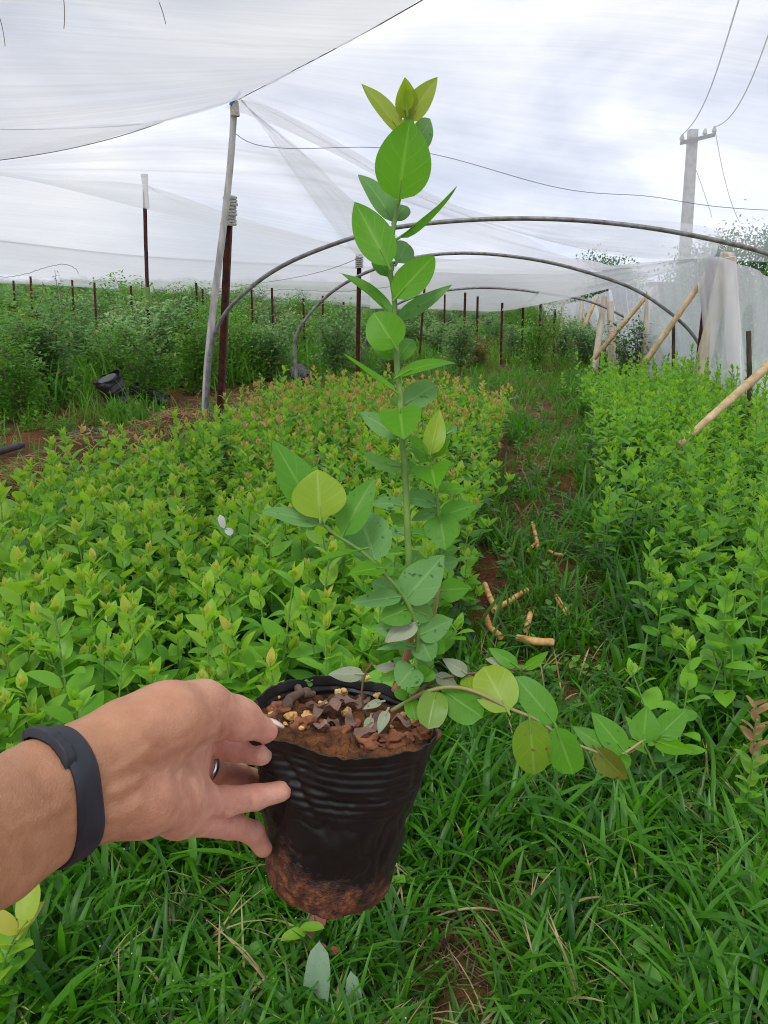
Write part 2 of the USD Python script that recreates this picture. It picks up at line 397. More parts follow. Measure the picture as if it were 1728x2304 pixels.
def w(x, y, z):
    return np.array([x, y, z], float)


roofA = thing("net_sheet", label="large dense white net sheet sagging overhead at the upper left, tied to the pale post", cat="netting")
rowsA = [[w(-9, 1.2, 2.7), w(-3, 1.2, 2.62), w(0, 1.2, 2.65), w(2.2, 1.0, 2.9)],
         [atY(-700, -60, 4.9), atY(0, -40, 4.7), atY(500, -10, 4.75), atY(912, 0, 4.9)],
         [atY(-700, 60, 5.6), atY(0, 90, 5.3), atY(400, 112, 5.55), atY(700, 118, 6.0)],
         [atY(-700, 200, 6.6), atY(0, 225, 6.1), atY(300, 205, 6.4), atY(600, 170, 6.75)],
         [atY(-700, 300, 7.0), atY(0, 282, 6.6), atY(200, 278, 6.8), atY(350, 262, 7.1), atY(517, 214, 7.4)]]
net(rowsA, "net_dense", None, roofA, "cloth", nu=90, nv=110, wrinkle=0.011, wscale=(0.6, 26), seed=1)
net([[atY(-700, 297, 7.08), atY(0, 279, 6.7), atY(200, 275, 6.9), atY(350, 258, 7.2), atY(517, 213, 7.43)],
     [atY(-700, 350, 7.6), atY(0, 316, 7.2), atY(200, 298, 7.15), atY(362, 258, 7.26), atY(518, 213, 7.45)],
     [atY(-700, 410, 8.0), atY(0, 346, 7.6), atY(200, 310, 7.45), atY(370, 256, 7.32), atY(519, 213, 7.46)]], "net_dense", None, roofA, "flap", nu=80, nv=20, wrinkle=0.01, wscale=(0.6, 8), seed=2)
hemA = [w(2.2, 1.0, 2.9), atY(912, 0, 4.9), atY(800, 64, 5.45), atY(700, 118, 6.0), atY(600, 170, 6.75), atY(517, 214, 7.4)]
put("hem", tube(spline(hemA, 60), 0.0035, 5), "dark_wire", roofA)
put("hem", tube(spline([atY(-700, 410, 8.0), atY(0, 346, 7.6), atY(200, 310, 7.45), atY(370, 256, 7.32)], 40), 0.0035, 5), "dark_wire", roofA)
net([[w(2.25, 1, 2.9), w(5, 1, 2.6), w(9, 1.0, 2.0)],
     [atY(914, 0, 4.9), atY(1250, -20, 4.75), atY(1659, 0, 4.7), atY(2400, 80, 4.6)],
     [atY(702, 117, 6.0), atY(1000, 140, 6.2), atY(1300, 165, 6.4), atY(1659, 210, 6.4), atY(2400, 330, 5.6)],
     [atY(519, 213, 7.44), atY(760, 285, 7.8), atY(1000, 360, 8.1), atY(1300, 410, 8.2), atY(1659, 445, 7.6), atY(2400, 540, 6.2)],
     [atY(523, 212, 7.47), atY(750, 332, 8.0), atY(900, 418, 8.5), atY(1080, 488, 8.9), atY(1250, 533, 8.9), atY(1440, 556, 8.6), atY(1640, 566, 7.9), atY(2400, 690, 6.4)]],
    "net_thin", "wide thin white net sheet over the right side, the sky and utility pole showing through", nu=120, nv=110, wrinkle=0.008, wscale=(0.5, 14), seed=3)
net([[atY(530, 205, 7.5), atY(740, 312, 8.0), atY(880, 392, 8.5), atY(1000, 448, 8.8), atY(1190, 478, 8.85), atY(1400, 476, 8.7), atY(1562, 500, 8.4)],
     [atY(525, 212, 7.5), atY(750, 336, 8.05), atY(900, 422, 8.55), atY(1080, 492, 8.95), atY(1250, 537, 8.95), atY(1440, 560, 8.65), atY(1545, 554, 8.5)]],
    "net_mid", "grey folded net hem hanging in a long curve above the two hoops", nu=90, nv=14, wrinkle=0.014, wscale=(0.4, 7), seed=4)
net([[atY(-700, 330, 8.2), atY(0, 338, 7.7), atY(370, 252, 7.4), atY(515, 214, 7.45), atY(517, 213, 7.46), atY(519, 212, 7.47), atY(521, 212, 7.48)],
     [atY(-700, 350, 9.5), atY(0, 366, 9.2), atY(340, 372, 9.2), atY(520, 380, 9.0), atY(640, 390, 9.0), atY(800, 420, 8.9), atY(1150, 520, 8.9)],
     [atY(-700, 360, 11), atY(0, 380, 11), atY(150, 412, 11), atY(300, 450, 11), atY(500, 493, 11), atY(772, 552, 10.8), atY(1300, 585, 9.8)]],
    "net_thin", "thin middle net sheet running from the pale post down to the short rusty post", nu=90, nv=50, wrinkle=0.02, wscale=(0.5, 12), seed=5)
net([[atY(-700, 330, 11), atY(0, 374, 11.05), atY(150, 393, 11.05), atY(300, 400, 11.06), atY(470, 455, 11.05), atY(640, 508, 11), atY(772, 546, 10.85), atY(1000, 560, 11)],
     [atY(-700, 420, 16), atY(0, 465, 16), atY(150, 478, 16), atY(300, 492, 16), atY(470, 512, 16), atY(640, 535, 16), atY(772, 550, 16), atY(1250, 560, 16)],
     [atY(-700, 500, 22.4), atY(0, 522, 22.4), atY(150, 540, 22.4), atY(300, 556, 22.4), atY(470, 566, 22.4), atY(640, 574, 22.4), atY(772, 579, 22.4), atY(1350, 585, 22.4)]],
    "net_thin", "pale far net sheet spread flat behind the far left post", nu=90, nv=40, wrinkle=0.02, wscale=(0.5, 12), seed=6)
net([[atY(-900, 500, 22), atY(0, 518, 22), atY(200, 544, 22), atY(300, 553, 22), atY(600, 571, 22), atY(800, 577, 22), atY(1100, 582, 22), atY(1400, 588, 22)],
     [atY(-900, 560, 25), atY(0, 560, 25), atY(200, 585, 25), atY(300, 600, 25), atY(600, 615, 25), atY(800, 625, 25), atY(1100, 630, 25), atY(1400, 630, 25)],
     [atY(-900, 610, 26), atY(0, 612, 26), atY(200, 622, 26), atY(430, 640, 26), atY(600, 650, 26), atY(800, 664, 26), atY(1100, 681, 26), atY(1400, 664, 26)]],
    "net_dense", "whitish end net hanging low behind the far stakes along the horizon", nu=120, nv=30, wrinkle=0.03, wscale=(2, 10), seed=7)
net([[atY(800, 584, 21), atY(1000, 590, 17), atY(1100, 592, 14.0), atY(1200, 588, 12.2), atY(1330, 574, 10.2), atY(1504, 556, 8.6)],
     [atY(800, 628, 20), atY(1000, 632, 16.5), atY(1100, 632, 13.4), atY(1200, 622, 11.6), atY(1340, 598, 9.9), atY(1510, 560, 8.57)],
     [atY(800, 668, 19), atY(1000, 671, 16), atY(1100, 670, 13.0), atY(1200, 650, 11.0), atY(1350, 614, 9.5), atY(1516, 563, 8.55)]],
    "net_dense", "dense white net belly sagging low in front of the third hoop at the right", nu=100, nv=30, wrinkle=0.02, wscale=(0.8, 9), seed=8)
net([[atY(519, 216, 7.43), atY(560, 268, 7.9), atY(602, 330, 8.6), atY(655, 405, 9.4), atY(710, 480, 10.2), atY(770, 551, 10.8)],
     [atY(520, 216, 7.43), atY(580, 272, 7.95), atY(650, 338, 8.6), atY(725, 415, 9.4), atY(780, 490, 10.2), atY(773, 552, 10.8)],
     [atY(521, 216, 7.44), atY(596, 282, 8.0), atY(678, 350, 8.6), atY(775, 445, 9.4), atY(870, 520, 10.0), atY(776, 553, 10.8)]],
    "net_mid", "gathered net fold running down from the pale post top to the short rusty post", nu=60, nv=36, wrinkle=0.018, wscale=(0.3, 14), seed=9)
# the side wall of hanging net
sideline = [w(8.2, 24, 1.25), atY(1180, 656, 21), atY(1255, 650, 15.5), atY(1350, 614, 11.4), atY(1430, 588, 9.8), atY(1506, 558, 8.6), atY(1570, 560, 7.6), atY(1640, 592, 6.7), atY(1760, 620, 5.6), atY(2100, 690, 4.2)]
top = spline(sideline, 260)
wt = np.linspace(0, 1, 260)
side = unit([math.cos(AX), -math.sin(AX), 0])
rows = []
arc = np.r_[0, np.cumsum(np.linalg.norm(np.diff(top, axis=0), axis=1))]
for t in np.linspace(0, 1, 24):
    fold = (0.16 * (meshkit.noise(np.stack([arc * 5.5, arc * 0 + t * 0.8, arc * 0], -1)) - 0.5) + 0.26 * (meshkit.noise(np.stack([arc * 1.9, arc * 0 + t * 1.3, arc * 0 + 4], -1)) - 0.5) + 0.05 * (meshkit.noise(np.stack([arc * 14, arc * 0 + t, arc * 0 + 7], -1)) - 0.5)) * (0.3 + 0.7 * t)
    p = top * [1, 1, 1 - t] + [0, 0, 0.03 * t] + side * (0.30 * t + fold)[:, None]
    rows.append(p)
V = np.stack(rows)
UVw = np.stack(np.meshgrid(arc / arc[-1] * 8, np.linspace(0, 1, 24), indexing="xy"), -1).reshape(-1, 2)
put("net_curtain", (V.reshape(-1, 3), quads(24, 260)), "net_wall", smooth=True, uv=UVw, label="pleated white net curtain hanging to the ground along the right side", cat="netting")
for x0, y0, x1, y1, Y in ((137, -6, 138, 62, 4.9), (338, -8, 358, 52, 5.0), (-2, 34, 11, 100, 5.2)):
    put("straw", tube(spline([atY(x0, y0, Y - 0.12), atY((x0 + x1) / 2 + 2, (y0 + y1) / 2, Y - 0.08), atY(x1, y1, Y - 0.05)], 8), 0.002, 5), "twig", label="thin dark straw caught on the overhead net sheet", cat="straw", group="straws on the overhead net")


# ---------------------------------------------------------------- posts, wires, hoops
def stake(x, y, z0, top_pt, width, mat, parent, name):
    """A steel angle from (x, y, z0) to top_pt."""
    a, b = np.array([x, y, z0]), np.asarray(top_pt)
    t = unit(b - a); sx = unit(np.cross(t, [0, 1, 0])); sy = np.cross(t, sx)
    h = width / 2; th = width * 0.16
    prof = np.array([(-h, -h), (h, -h), (h, -h + th), (-h + th, -h + th), (-h + th, h), (-h, h)])
    n = 9
    P = np.concatenate([a + (b - a) * k + prof[:, :1] * sx + prof[:, 1:] * sy for k in np.linspace(0, 1, n)])
    f = []
    for k in range(n - 1):
        for j in range(6):
            f.append((k * 6 + j, k * 6 + (j + 1) % 6, (k + 1) * 6 + (j + 1) % 6, (k + 1) * 6 + j))
    tri = [(0, 1, 2), (0, 2, 3), (0, 3, 4), (0, 4, 5)]
    e = (n - 1) * 6
    F = np.vstack([np.array(f)[:, [0, 1, 2]], np.array(f)[:, [0, 2, 3]], np.array(tri)[:, ::-1], np.array(tri) + e])
    return put(name, (P, F), mat, parent)


def coil(c, axis, r, h, turns, wire):
    t = unit(axis); a = unit(np.cross(t, [0.3, 1, 0.1])); b = np.cross(t, a)
    k = np.linspace(0, 1, turns * 12)
    ang = k * turns * 2 * np.pi
    rr = r * (1 + 0.12 * np.sin(k * 37))
    return tube(c + t * (k - 0.5)[:, None] * h + rr[:, None] * (np.cos(ang)[:, None] * a + np.sin(ang)[:, None] * b), wire, 5)


b1 = gnd(441, 932)
top1 = atY(506, 218, 7.4)
p1 = thing("net_post", label="tall pale leaning post with a blue tie, holding the net peak left of the hoop", cat="post")
mid1 = atY(474, 560, 7.42)
put("pole", tube(spline([b1 + [0, 0.02, -0.2], b1 + [0.02, 0.02, 0.2], mid1, top1], 24), np.linspace(0.036, 0.029, 24) * (1 + 0.03 * np.sin(np.arange(24) * 2.3)), 10), "pale_pole", p1, smooth=40)
put("tie", tube(spline([top1 + [-0.03, -0.03, -0.04], top1 + [0.0, -0.035, 0.0], top1 + [0.04, -0.03, 0.04], top1 + [0.05, 0.0, 0.07]], 10), 0.014, 6), "blue_tie", p1, label="blue tie")
put("cap", tube([top1 + [0, 0, -0.12], top1 + [0, 0, 0.0]], [0.042, 0.036], 10), "wrap_cord", p1)
p1b = thing("steel_stake", label="rusty steel stake lashed to the pale leaning post, its top wrapped in cord", cat="stake")
sb, st_ = gnd(466, 878), atY(495, 425, 7.62)
sb = np.array([sb[0] * 7.62 / sb[1] * 0 + atY(468, 870, 7.62)[0], 7.62, 0.0])
stake(sb[0], sb[1], -0.1, st_, 0.075, "rust", p1b, "stake")
put("cord_wrap", coil(st_ + [0, 0, -0.12], st_ - sb, 0.052, 0.26, 9, 0.016), "wrap_cord", p1b)
put("cord_band", coil(st_ + [-0.02, 0, -0.235], st_ - sb, 0.062, 0.02, 2, 0.008), "dark_wire", p1b)
p4 = thing("net_post", label="slim dark post with a pale cord top standing far left under the net band", cat="post")
t4 = atY(312, 380, 11.0)
put("pole", tube(spline([w(atY(318, 700, 11)[0], 11, -0.1), atY(316, 560, 11), t4], 14), 0.026, 8), "rust", p4, smooth=40)
put("cord_wrap", tube([t4 + [0.005, 0, -0.40], t4 + [0, 0, -0.2], t4 + [0, 0, -0.08], t4 + [0, 0, 0.02]], [0.03, 0.032, 0.040, 0.050], 10), "wrap_cord", p4)
put("sleeve", tube([atY(317, 620, 10.96), atY(317, 668, 10.96)], [0.045, 0.04], 8), "green_stem", p4)
p2 = thing("steel_stake", label="short rusty post with coiled wire round its top, in front of the second hoop", cat="stake")
t2 = atY(776, 556, 10.8)
stake(atY(772, 832, 10.8)[0], 10.8, -0.05, t2, 0.06, "rust", p2, "stake")
put("wire_coil", coil(t2 + [0, 0, -0.06], [0, 0, 1], 0.048, 0.15, 6, 0.010), "wrap_cord", p2)
p3 = thing("steel_stake", label="dark red steel stake beside the pale timbers at the net's right corner", cat="stake")
stake(atY(1518, 740, 8.5)[0], 8.5, 0.0, atY(1539, 552, 8.5), 0.075, "rust", p3, "stake")
rng = np.random.default_rng(5)
for dx, dy, bx, Y in ((65, 597, 64, 20), (28, 606, 28, 24), (155, 605, 155, 24), (203, 610, 202, 17), (282, 617, 281, 17), (423, 611, 425, 18), (437, 624, 437, 24), (543, 622, 544, 26.5), (587, 622, 588, 18), (655, 645, 656, 23),
                      (697, 639, 696, 20), (742, 652, 742, 25), (918, 608, 906, 13.2), (961, 636, 960, 16.5), (1005, 632, 1003, 18), (1032, 640, 1031, 20), (1085, 654, 1085, 21.5), (1130, 660, 1131, 21.5), (1168, 654, 1168, 22), (1199, 668, 1200, 23)):
    s = thing("field_stake", label="thin rusty steel stake standing among the far bushes", cat="stake", group="rusty stakes in the far field")
    Y = min(Y, 12.4 + 0.12 * (Y - 13)) if Y > 16.6 else Y
    stake(atY(bx, 700, Y)[0], Y, 0.0, atY(dx, dy, Y), 0.036, "rust", s, "stake")


def cable(name, pts, r, mat="dark_wire", wav=0.0, seed=0, n=60, **t):
    p = spline(pts, n)
    if wav:
        p = p + (np.random.default_rng(seed).normal(0, wav, p.shape))
    return put(name, tube(p, r, 5), mat, **t)


cable("support_wire", [atY(508, 288, 7.45), atY(540, 308, 7.5), atY(585, 318, 7.6), atY(780, 318, 7.7), atY(930, 332, 7.8), atY(1080, 372, 7.8), atY(1230, 410, 7.8), atY(1300, 418, 7.8), atY(1400, 424, 7.7), atY(1500, 440, 7.5), atY(1660, 454, 7.2), atY(2200, 520, 6)], 0.0028,
      n=120, label="thin dark support wire strung from the pale post under the right net sheet", cat="wire")
cable("fence_wire", [atY(776, 556, 10.8), atY(700, 585, 13), atY(600, 606, 16), atY(500, 620, 19)], 0.004, label="straight wire slanting down to the left from the short rusty post's coil", cat="wire")
cable("fence_wire", [atY(920, 612, 13.2), atY(820, 622, 14), atY(720, 630, 15), atY(640, 626, 16), atY(500, 634, 18), atY(330, 624, 20)], 0.004, wav=0.006, seed=3, label="crooked barbed wire crossing the far field behind the second hoop", cat="wire")
cable("fence_wire", [atY(0, 598, 19), atY(60, 590, 19), atY(105, 576, 19), atY(170, 590, 20)], 0.006, wav=0.006, seed=4, n=30, label="twisted wire at the far left edge above the bushes", cat="wire")
cable("fence_wire", [atY(318, 400, 11), atY(360, 425, 12), atY(410, 445, 13)], 0.004, n=20, label="short wire slanting right from the slim far left post", cat="wire")


def hoop(pts, L, R, label, r=0.0185, leg=None):
    """A bent pipe in the upright plane through L and R, along traced points."""
    n = unit(np.cross(R - L, [0, 0, 1]))
    out = []
    for dx, dy in pts:
        d = ray(dx * K, dy * K)
        out.append(EYE + d * ((L - EYE) @ n / (d @ n)))
    t = thing("tunnel_hoop", label=label, cat="hoop")
    p = spline(out, 110)
    z0 = L[2] + 0.78
    k = int(np.argmax(p[:, 2] > z0))
    put("pipe", tube(p[k:], r, 10), "galvanised", t, smooth=40)
    put("leg", tube(np.vstack([p[:1] - [0, 0, 0.15], p[: k + 2]]), r * 1.28, 10), "galvanised", t, smooth=40)
    return p


hdir = np.array([math.cos(AX), -math.sin(AX), 0])
L1, L2, L3 = gnd(437, 932), gnd(635, 855), gnd(785, 800)
hoop([(437, 932), (449, 820), (460, 735), (478, 690), (520, 640), (600, 580), (700, 535), (800, 503), (950, 480), (1130, 472), (1300, 480), (1450, 500), (1560, 522), (1659, 548), (1720, 575), (1762, 615), (1782, 680), (1784, 760)], L1, L1 + 5.6 * hdir,
     "nearest grey pipe hoop, springing from the pale post and leaving at the right edge")
hoop([(635, 855), (637, 780), (641, 725), (660, 690), (690, 655), (740, 615), (800, 585), (870, 562), (930, 551), (990, 547), (1100, 553), (1200, 570), (1300, 598), (1380, 630), (1440, 670), (1490, 715), (1520, 765), (1530, 835)], L2, L2 + 5.6 * hdir,
     "second grey pipe hoop behind the seedling, its left leg beside the fallen grey bag")
hoop([(785, 800), (787, 760), (795, 722), (815, 690), (850, 662), (900, 640), (975, 626), (1025, 622), (1100, 624), (1200, 637), (1270, 650), (1330, 675), (1380, 705), (1410, 738), (1420, 800)], L3, L3 + 5.6 * hdir,
     "farthest grey pipe hoop, its middle hidden by the sagging net belly")


def pole(name, a, b, r0, r1, mat, label, nodes=0, group=None, bend=0.0, cat="pole"):
    n = 26
    k = np.linspace(0, 1, n)
    p = np.asarray(a) + (np.asarray(b) - a) * k[:, None] + np.array([bend, 0, 0]) * np.sin(k * np.pi)[:, None]
    r = r0 + (r1 - r0) * k
    t = thing(name, label=label, cat=cat, group=group)
    put("culm" if nodes else "shaft", tube(p, r * (1 + 0.03 * np.sin(np.arange(n) * 1.9)), 10), mat, t, smooth=40)
    for j in range(nodes):
        q = (j + 0.7) / nodes
        c = np.asarray(a) + (np.asarray(b) - a) * q + np.array([bend, 0, 0]) * math.sin(q * math.pi)
        rr = r0 + (r1 - r0) * q
        d = unit(np.asarray(b) - a)
        put("node_ring", tube([c - d * rr * 0.5, c, c + d * rr * 0.5], [rr * 1.02, rr * 1.14, rr * 1.02], 10), mat, t, smooth=40)
    return t


pole("bamboo_pole", atY(1466, 962, 4.7), atY(1700, 755, 5.3), 0.020, 0.034, "bamboo", "thick bamboo log leaning out of the right seedling bed at the frame's edge", 6)
pole("bamboo_pole", atY(1392, 785, 8.8), atY(1532, 585, 8.7), 0.034, 0.030, "bamboo", "bamboo brace leaning up to the dark red stake at the net corner", 5)
pole("bamboo_pole", atY(1283, 775, 10.8), atY(1412, 622, 10.6), 0.034, 0.028, "bamboo", "second bamboo brace leaning to the right under the net belly's hem", 5)
pole("bamboo_pole", atY(1245, 745, 13), atY(1290, 640, 13.2), 0.04, 0.03, "bamboo", "short bamboo brace behind the thin pale posts at the net belly's end", 4)
for x0, y0, x1, y1, Y, r, lab in ((1208, 730, 1217, 650, 17, 0.034, "leftmost thin pale post below the net belly's far end"), (1219, 722, 1225, 650, 18, 0.03, "thin pale post just right of the leftmost one below the net belly"), (1228, 715, 1236, 655, 18.5, 0.03, "third thin pale post from the left below the net belly"),
                                  (1244, 752, 1258, 650, 14.5, 0.045, "pale post at the far end of the pleated net curtain")):
    pole("pale_post", w(atY(x0, y0, Y)[0], Y, 0.0), atY(x1, y1, Y), r, r * 0.85, "pale_timber", lab, cat="post")
for x0, y0, x1, y1, Y, r, lab in ((1284, 790, 1306, 640, 12, 0.055, "pale flat timber leaning right behind the second bamboo brace"), (1326, 800, 1318, 650, 11.2, 0.06, "pale timber beside the dark leafy bush, leaning slightly left"),
                                  (1505, 800, 1572, 545, 8.2, 0.085, "broad pale timber leaning right at the net's right corner"), (1610, 810, 1574, 556, 7.9, 0.085, "broad tan timber leaning left, crossing at the net corner"),
                                  (1395, 740, 1402, 630, 10.5, 0.05, "pale timber seen through the pleated net curtain")):
    a = atY(x0, y0, Y)
    pole("pale_timber", w(a[0], Y, 0.0), atY(x1, y1, Y), r, r * 0.8, "pale_timber", lab, cat="post")
pole("dark_post", w(atY(1645, 800, 6.6)[0], 6.6, 0.0), atY(1617, 715, 6.6), 0.024, 0.020, "dark_timber", "short dark broken post in front of the net curtain at the right edge", cat="post")
pole("dark_post", w(atY(1464, 780, 9.3)[0], 9.3, 0.0), atY(1455, 690, 9.3), 0.024, 0.02, "dark_timber", "thin dark stick in front of the pleated net curtain", cat="post")
# utility pole behind the net
ut = atY(1497, 280, 25)
up = thing("utility_pole", label="grey concrete utility pole with a short crossarm behind the right net", cat="utility pole")
pb = w(atY(1495, 475, 25)[0], 25, -0.3)
v, f = box((0.26, 0.26, 1))
v = np.where(v[:, 2:] > 0, ut + v * [0.92, 0.92, 0], pb + v * [1.25, 1.25, 0])
put("pole", (v, f), "concrete", up)
ca, cb = atY(1470, 309, 24.82), atY(1544, 291, 24.82)
v, f = box((1, 0.09, 0.11))
v = ca + (cb - ca) * (v[:, :1] + 0.5) + v * [0, 1, 1]
put("crossarm", (v, f), "grey_hose", up)
ins = []
for k in (0.03, 0.28, 0.70, 0.97):
    c = ca + (cb - ca) * k
    ins.append(c + [0, 0, 0.22])
    put("insulator", tube([c + [0, 0, 0.05], c + [0, 0, 0.1], c + [0, 0, 0.16], c + [0, 0, 0.23]], [0.03, 0.075, 0.06, 0.03], 8), "concrete", up, smooth=40)
cable("power_line", [ins[0], atY(1535, 190, 17), atY(1596, 0, 11), atY(1660, -200, 8)], 0.012, n=50, label="left power line rising from the utility pole's crossarm to the top edge", cat="power line")
cable("power_line", [ins[3], atY(1590, 235, 20), atY(1640, 130, 15), atY(1700, -40, 10)], 0.012, n=50, label="right power line rising from the utility pole to the right edge", cat="power line")
cable("power_line", [ins[0], atY(1510, 385, 29), atY(1538, 470, 36)], 0.01, n=30, label="faint line dropping behind the utility pole on its near side", cat="power line")
cable("power_line", [ins[3], atY(1565, 385, 29), atY(1598, 480, 36)], 0.01, n=30, label="faint line dropping away right of the utility pole", cat="power line")
# ---------------------------------------------------------------- kinds of plants, copied by reference
UsdGeom.Scope.Define(stage, "/World/kinds")
KINDS = {}


def kind(name):
    p = stage.CreateClassPrim(f"/World/kinds/{name}")
    p.SetTypeName("Xform")
    return f"/World/kinds/{name}"


def copy_of(kpath, name, loc, rz, scale, tilt=(0, 0), **t):
    x = UsdGeom.Xform.Define(stage, numbered("/World", name))
    p = x.GetPrim()
    p.GetReferences().AddInternalReference(kpath)
    p.SetInstanceable(True)
    c, s = math.cos(rz), math.sin(rz)
    R = trimesh.transformations.euler_matrix(tilt[0], tilt[1], rz)[:3, :3] * np.asarray(scale)
    M = np.eye(4); M[:3, :3] = R; M[:3, 3] = loc
    x.AddTransformOp().Set(Gf.Matrix4d(*M.T.ravel().tolist()))
    return tag(p, **t)


def rot(axis, a):
    return trimesh.transformations.rotation_matrix(a, axis)[:3, :3]


def seedling(rng, H, L, nl, orange, shoots=2):
    """Leaves of a young blueberry: list of (V, Q, uv, height 0-1) plus stem tubes."""
    leaves, stems = [], []

    def axis(base, tipdir, h, n, top):
        bend = rng.normal(0, 0.05, 3) * [1, 1, 0]
        p = spline([base, base + tipdir * h * 0.5 + bend * h * 0.5, base + tipdir * h + bend * h * 0.2], 8)
        stems.append(tube(p, np.linspace(0.0034, 0.0016, 8), 5, cap=False))
        az = rng.uniform(0, 6.28)
        for i in range(n):
            q = 0.16 + 0.84 * (i + 0.5) / n
            c = p[0] + (p[-1] - p[0]) * q + bend * h * 0.5 * math.sin(q * math.pi)
            az += 2.4 + rng.normal(0, 0.25)
            up = 0.25 + 0.95 * max(0, q - 0.35) / 0.65 + rng.normal(0, 0.15)      # upper leaves stand up
            d = unit([math.cos(az), math.sin(az), math.tan(min(up, 1.35))])
            n_ = np.cross(d, np.cross([0, 0, 1], d)); n_ = -np.cross(np.cross(d, [0, 0, 1]), d) * -1
            size = L * (0.62 + 0.5 * math.sin(min(1, q * 1.15) * math.pi) ** 0.7) * rng.uniform(0.85, 1.15) * (1 - 0.45 * max(0, q - 0.82) / 0.18)
            V, Q, uv = leaf_local(size, size * rng.uniform(0.54, 0.68), 7, 3, fold=rng.uniform(0.1, 0.35), curl=rng.uniform(0.05, 0.3), a=0.6, b=0.9)
            F = frame_of(d, [0, 0, 1] if abs(d[2]) < 0.97 else [-math.cos(az), -math.sin(az), 0.2])
            leaves.append(((V + [0.006, 0, 0]) @ F.T + c, Q, uv, q * top))
        # the closed tip
        for i in range(5):
            az += 2.2
            o = (0.12, 0.22, 0.55, 0.8, 1.1)[i] * rng.uniform(0.8, 1.2)
            d = unit([math.cos(az) * o, math.sin(az) * o, 1])
            size = L * (0.34, 0.42, 0.58, 0.68, 0.76)[i] * rng.uniform(0.85, 1.15)
            V, Q, uv = leaf_local(size, size * (0.34, 0.4, 0.46, 0.5, 0.54)[i], 6, 3, fold=0.35, curl=rng.uniform(-0.1, 0.2))
            leaves.append((V @ frame_of(d, [-math.cos(az), -math.sin(az), 0.1]).T + p[-1] - [0, 0, 0.006 * i], Q, uv, (2.0 if i < (5 if orange == 1 else 3) else 1.45) * (1 if top == 1 else 0.75)))

    axis(np.array([0, 0, 0.0]), unit([rng.normal(0, 0.06), rng.normal(0, 0.06), 1]), H, nl, 1.0)
    for k in range(shoots):
        a = rng.uniform(0, 6.28)
        axis(np.array([0, 0, H * rng.uniform(0.05, 0.25)]), unit([math.cos(a) * 0.5, math.sin(a) * 0.5, 1]), H * rng.uniform(0.4, 0.68), int(nl * 0.5), 0.75 if k else 1.0)
    return leaves, stems


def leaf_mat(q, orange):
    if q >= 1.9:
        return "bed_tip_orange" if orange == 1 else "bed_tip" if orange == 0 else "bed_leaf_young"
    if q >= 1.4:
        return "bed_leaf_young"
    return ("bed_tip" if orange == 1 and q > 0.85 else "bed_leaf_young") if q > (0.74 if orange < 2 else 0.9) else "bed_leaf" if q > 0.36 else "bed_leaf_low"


def build_seedling(kname, rng, H, L, nl, orange, parts, shoots=2):
    k = kind(kname)
    leaves, stems = seedling(rng, H, L, nl, orange, shoots)
    m = MB()
    for s in stems:
        m.add(*s)
    put("stem", m.mesh(), "green_stem", k, smooth=True)
    if parts:
        for V, Q, uv, q in leaves:
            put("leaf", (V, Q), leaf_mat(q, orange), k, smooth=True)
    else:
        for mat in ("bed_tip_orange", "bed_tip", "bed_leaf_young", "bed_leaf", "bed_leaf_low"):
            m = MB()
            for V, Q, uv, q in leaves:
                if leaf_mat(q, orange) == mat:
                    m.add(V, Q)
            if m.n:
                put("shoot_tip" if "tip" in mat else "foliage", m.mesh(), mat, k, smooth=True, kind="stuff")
    return k


rng = np.random.default_rng(11)
NEAR = [build_seedling(f"near_seedling_{'abcdef'[i]}", rng, rng.uniform(0.38, 0.47), 0.074, 15, False, True) for i in range(6)]
MID = [build_seedling(f"mid_seedling_{'abcde'[i]}", rng, rng.uniform(0.38, 0.46), 0.070, 14, False, False) for i in range(5)]
ORA = [build_seedling(f"orange_seedling_{'abcd'[i]}", rng, rng.uniform(0.36, 0.44), 0.062, 14, True, False) for i in range(4)]
WEEDY = [build_seedling(f"slim_seedling_{'abcd'[i]}", rng, rng.uniform(0.44, 0.58), 0.064, 18, 2, False, 1) for i in range(4)] + [build_seedling(f"plain_seedling_{'abc'[i]}", rng, rng.uniform(0.38, 0.46), 0.066, 14, 2, False, 2) for i in range(3)]


def visible(x, y, z, m=60):
    px, py, d = project([x, y, z])
    return d > 0.3 and -m < px < 1728 + m and -m < py < 2304 + m


def stuff(name, spots, protos, mat_label, cat="grass", **t):
    """One PointInstancer of many small plants. spots: (x, y, z, rz, scale, kind index, tilt)."""
    pi = UsdGeom.PointInstancer.Define(stage, numbered("/World", name))
    tag(pi, label=mat_label, cat=cat, kind="stuff")
    base = str(pi.GetPath())
    paths = []
    for i, build in enumerate(protos):
        p = UsdGeom.Xform.Define(stage, f"{base}/clump" + (f"_{i:03d}" if i else ""))
        if isinstance(build, str):
            p.GetPrim().GetReferences().AddInternalReference(build)
        else:
            build(str(p.GetPath()))
        paths.append(p.GetPath())
    s = np.array(spots, float)
    pi.CreatePrototypesRel().SetTargets(paths)
    pi.CreateProtoIndicesAttr(Vt.IntArray.FromNumpy(s[:, 5].astype(np.int32)))
    pi.CreatePositionsAttr(Vt.Vec3fArray.FromNumpy(s[:, :3].astype(np.float32)))
    pi.CreateScalesAttr(Vt.Vec3fArray.FromNumpy(np.repeat(s[:, 4:5], 3, 1).astype(np.float32)))
    q = [Gf.Quath(*(lambda m: (m[0], m[1], m[2], m[3]))(trimesh.transformations.quaternion_from_euler(t, t2, r)))
         for r, t, t2 in zip(s[:, 3], s[:, 6] if s.shape[1] > 6 else s[:, 3] * 0, s[:, 7] if s.shape[1] > 7 else s[:, 3] * 0)]
    pi.CreateOrientationsAttr(Vt.QuathArray(q))
    return pi


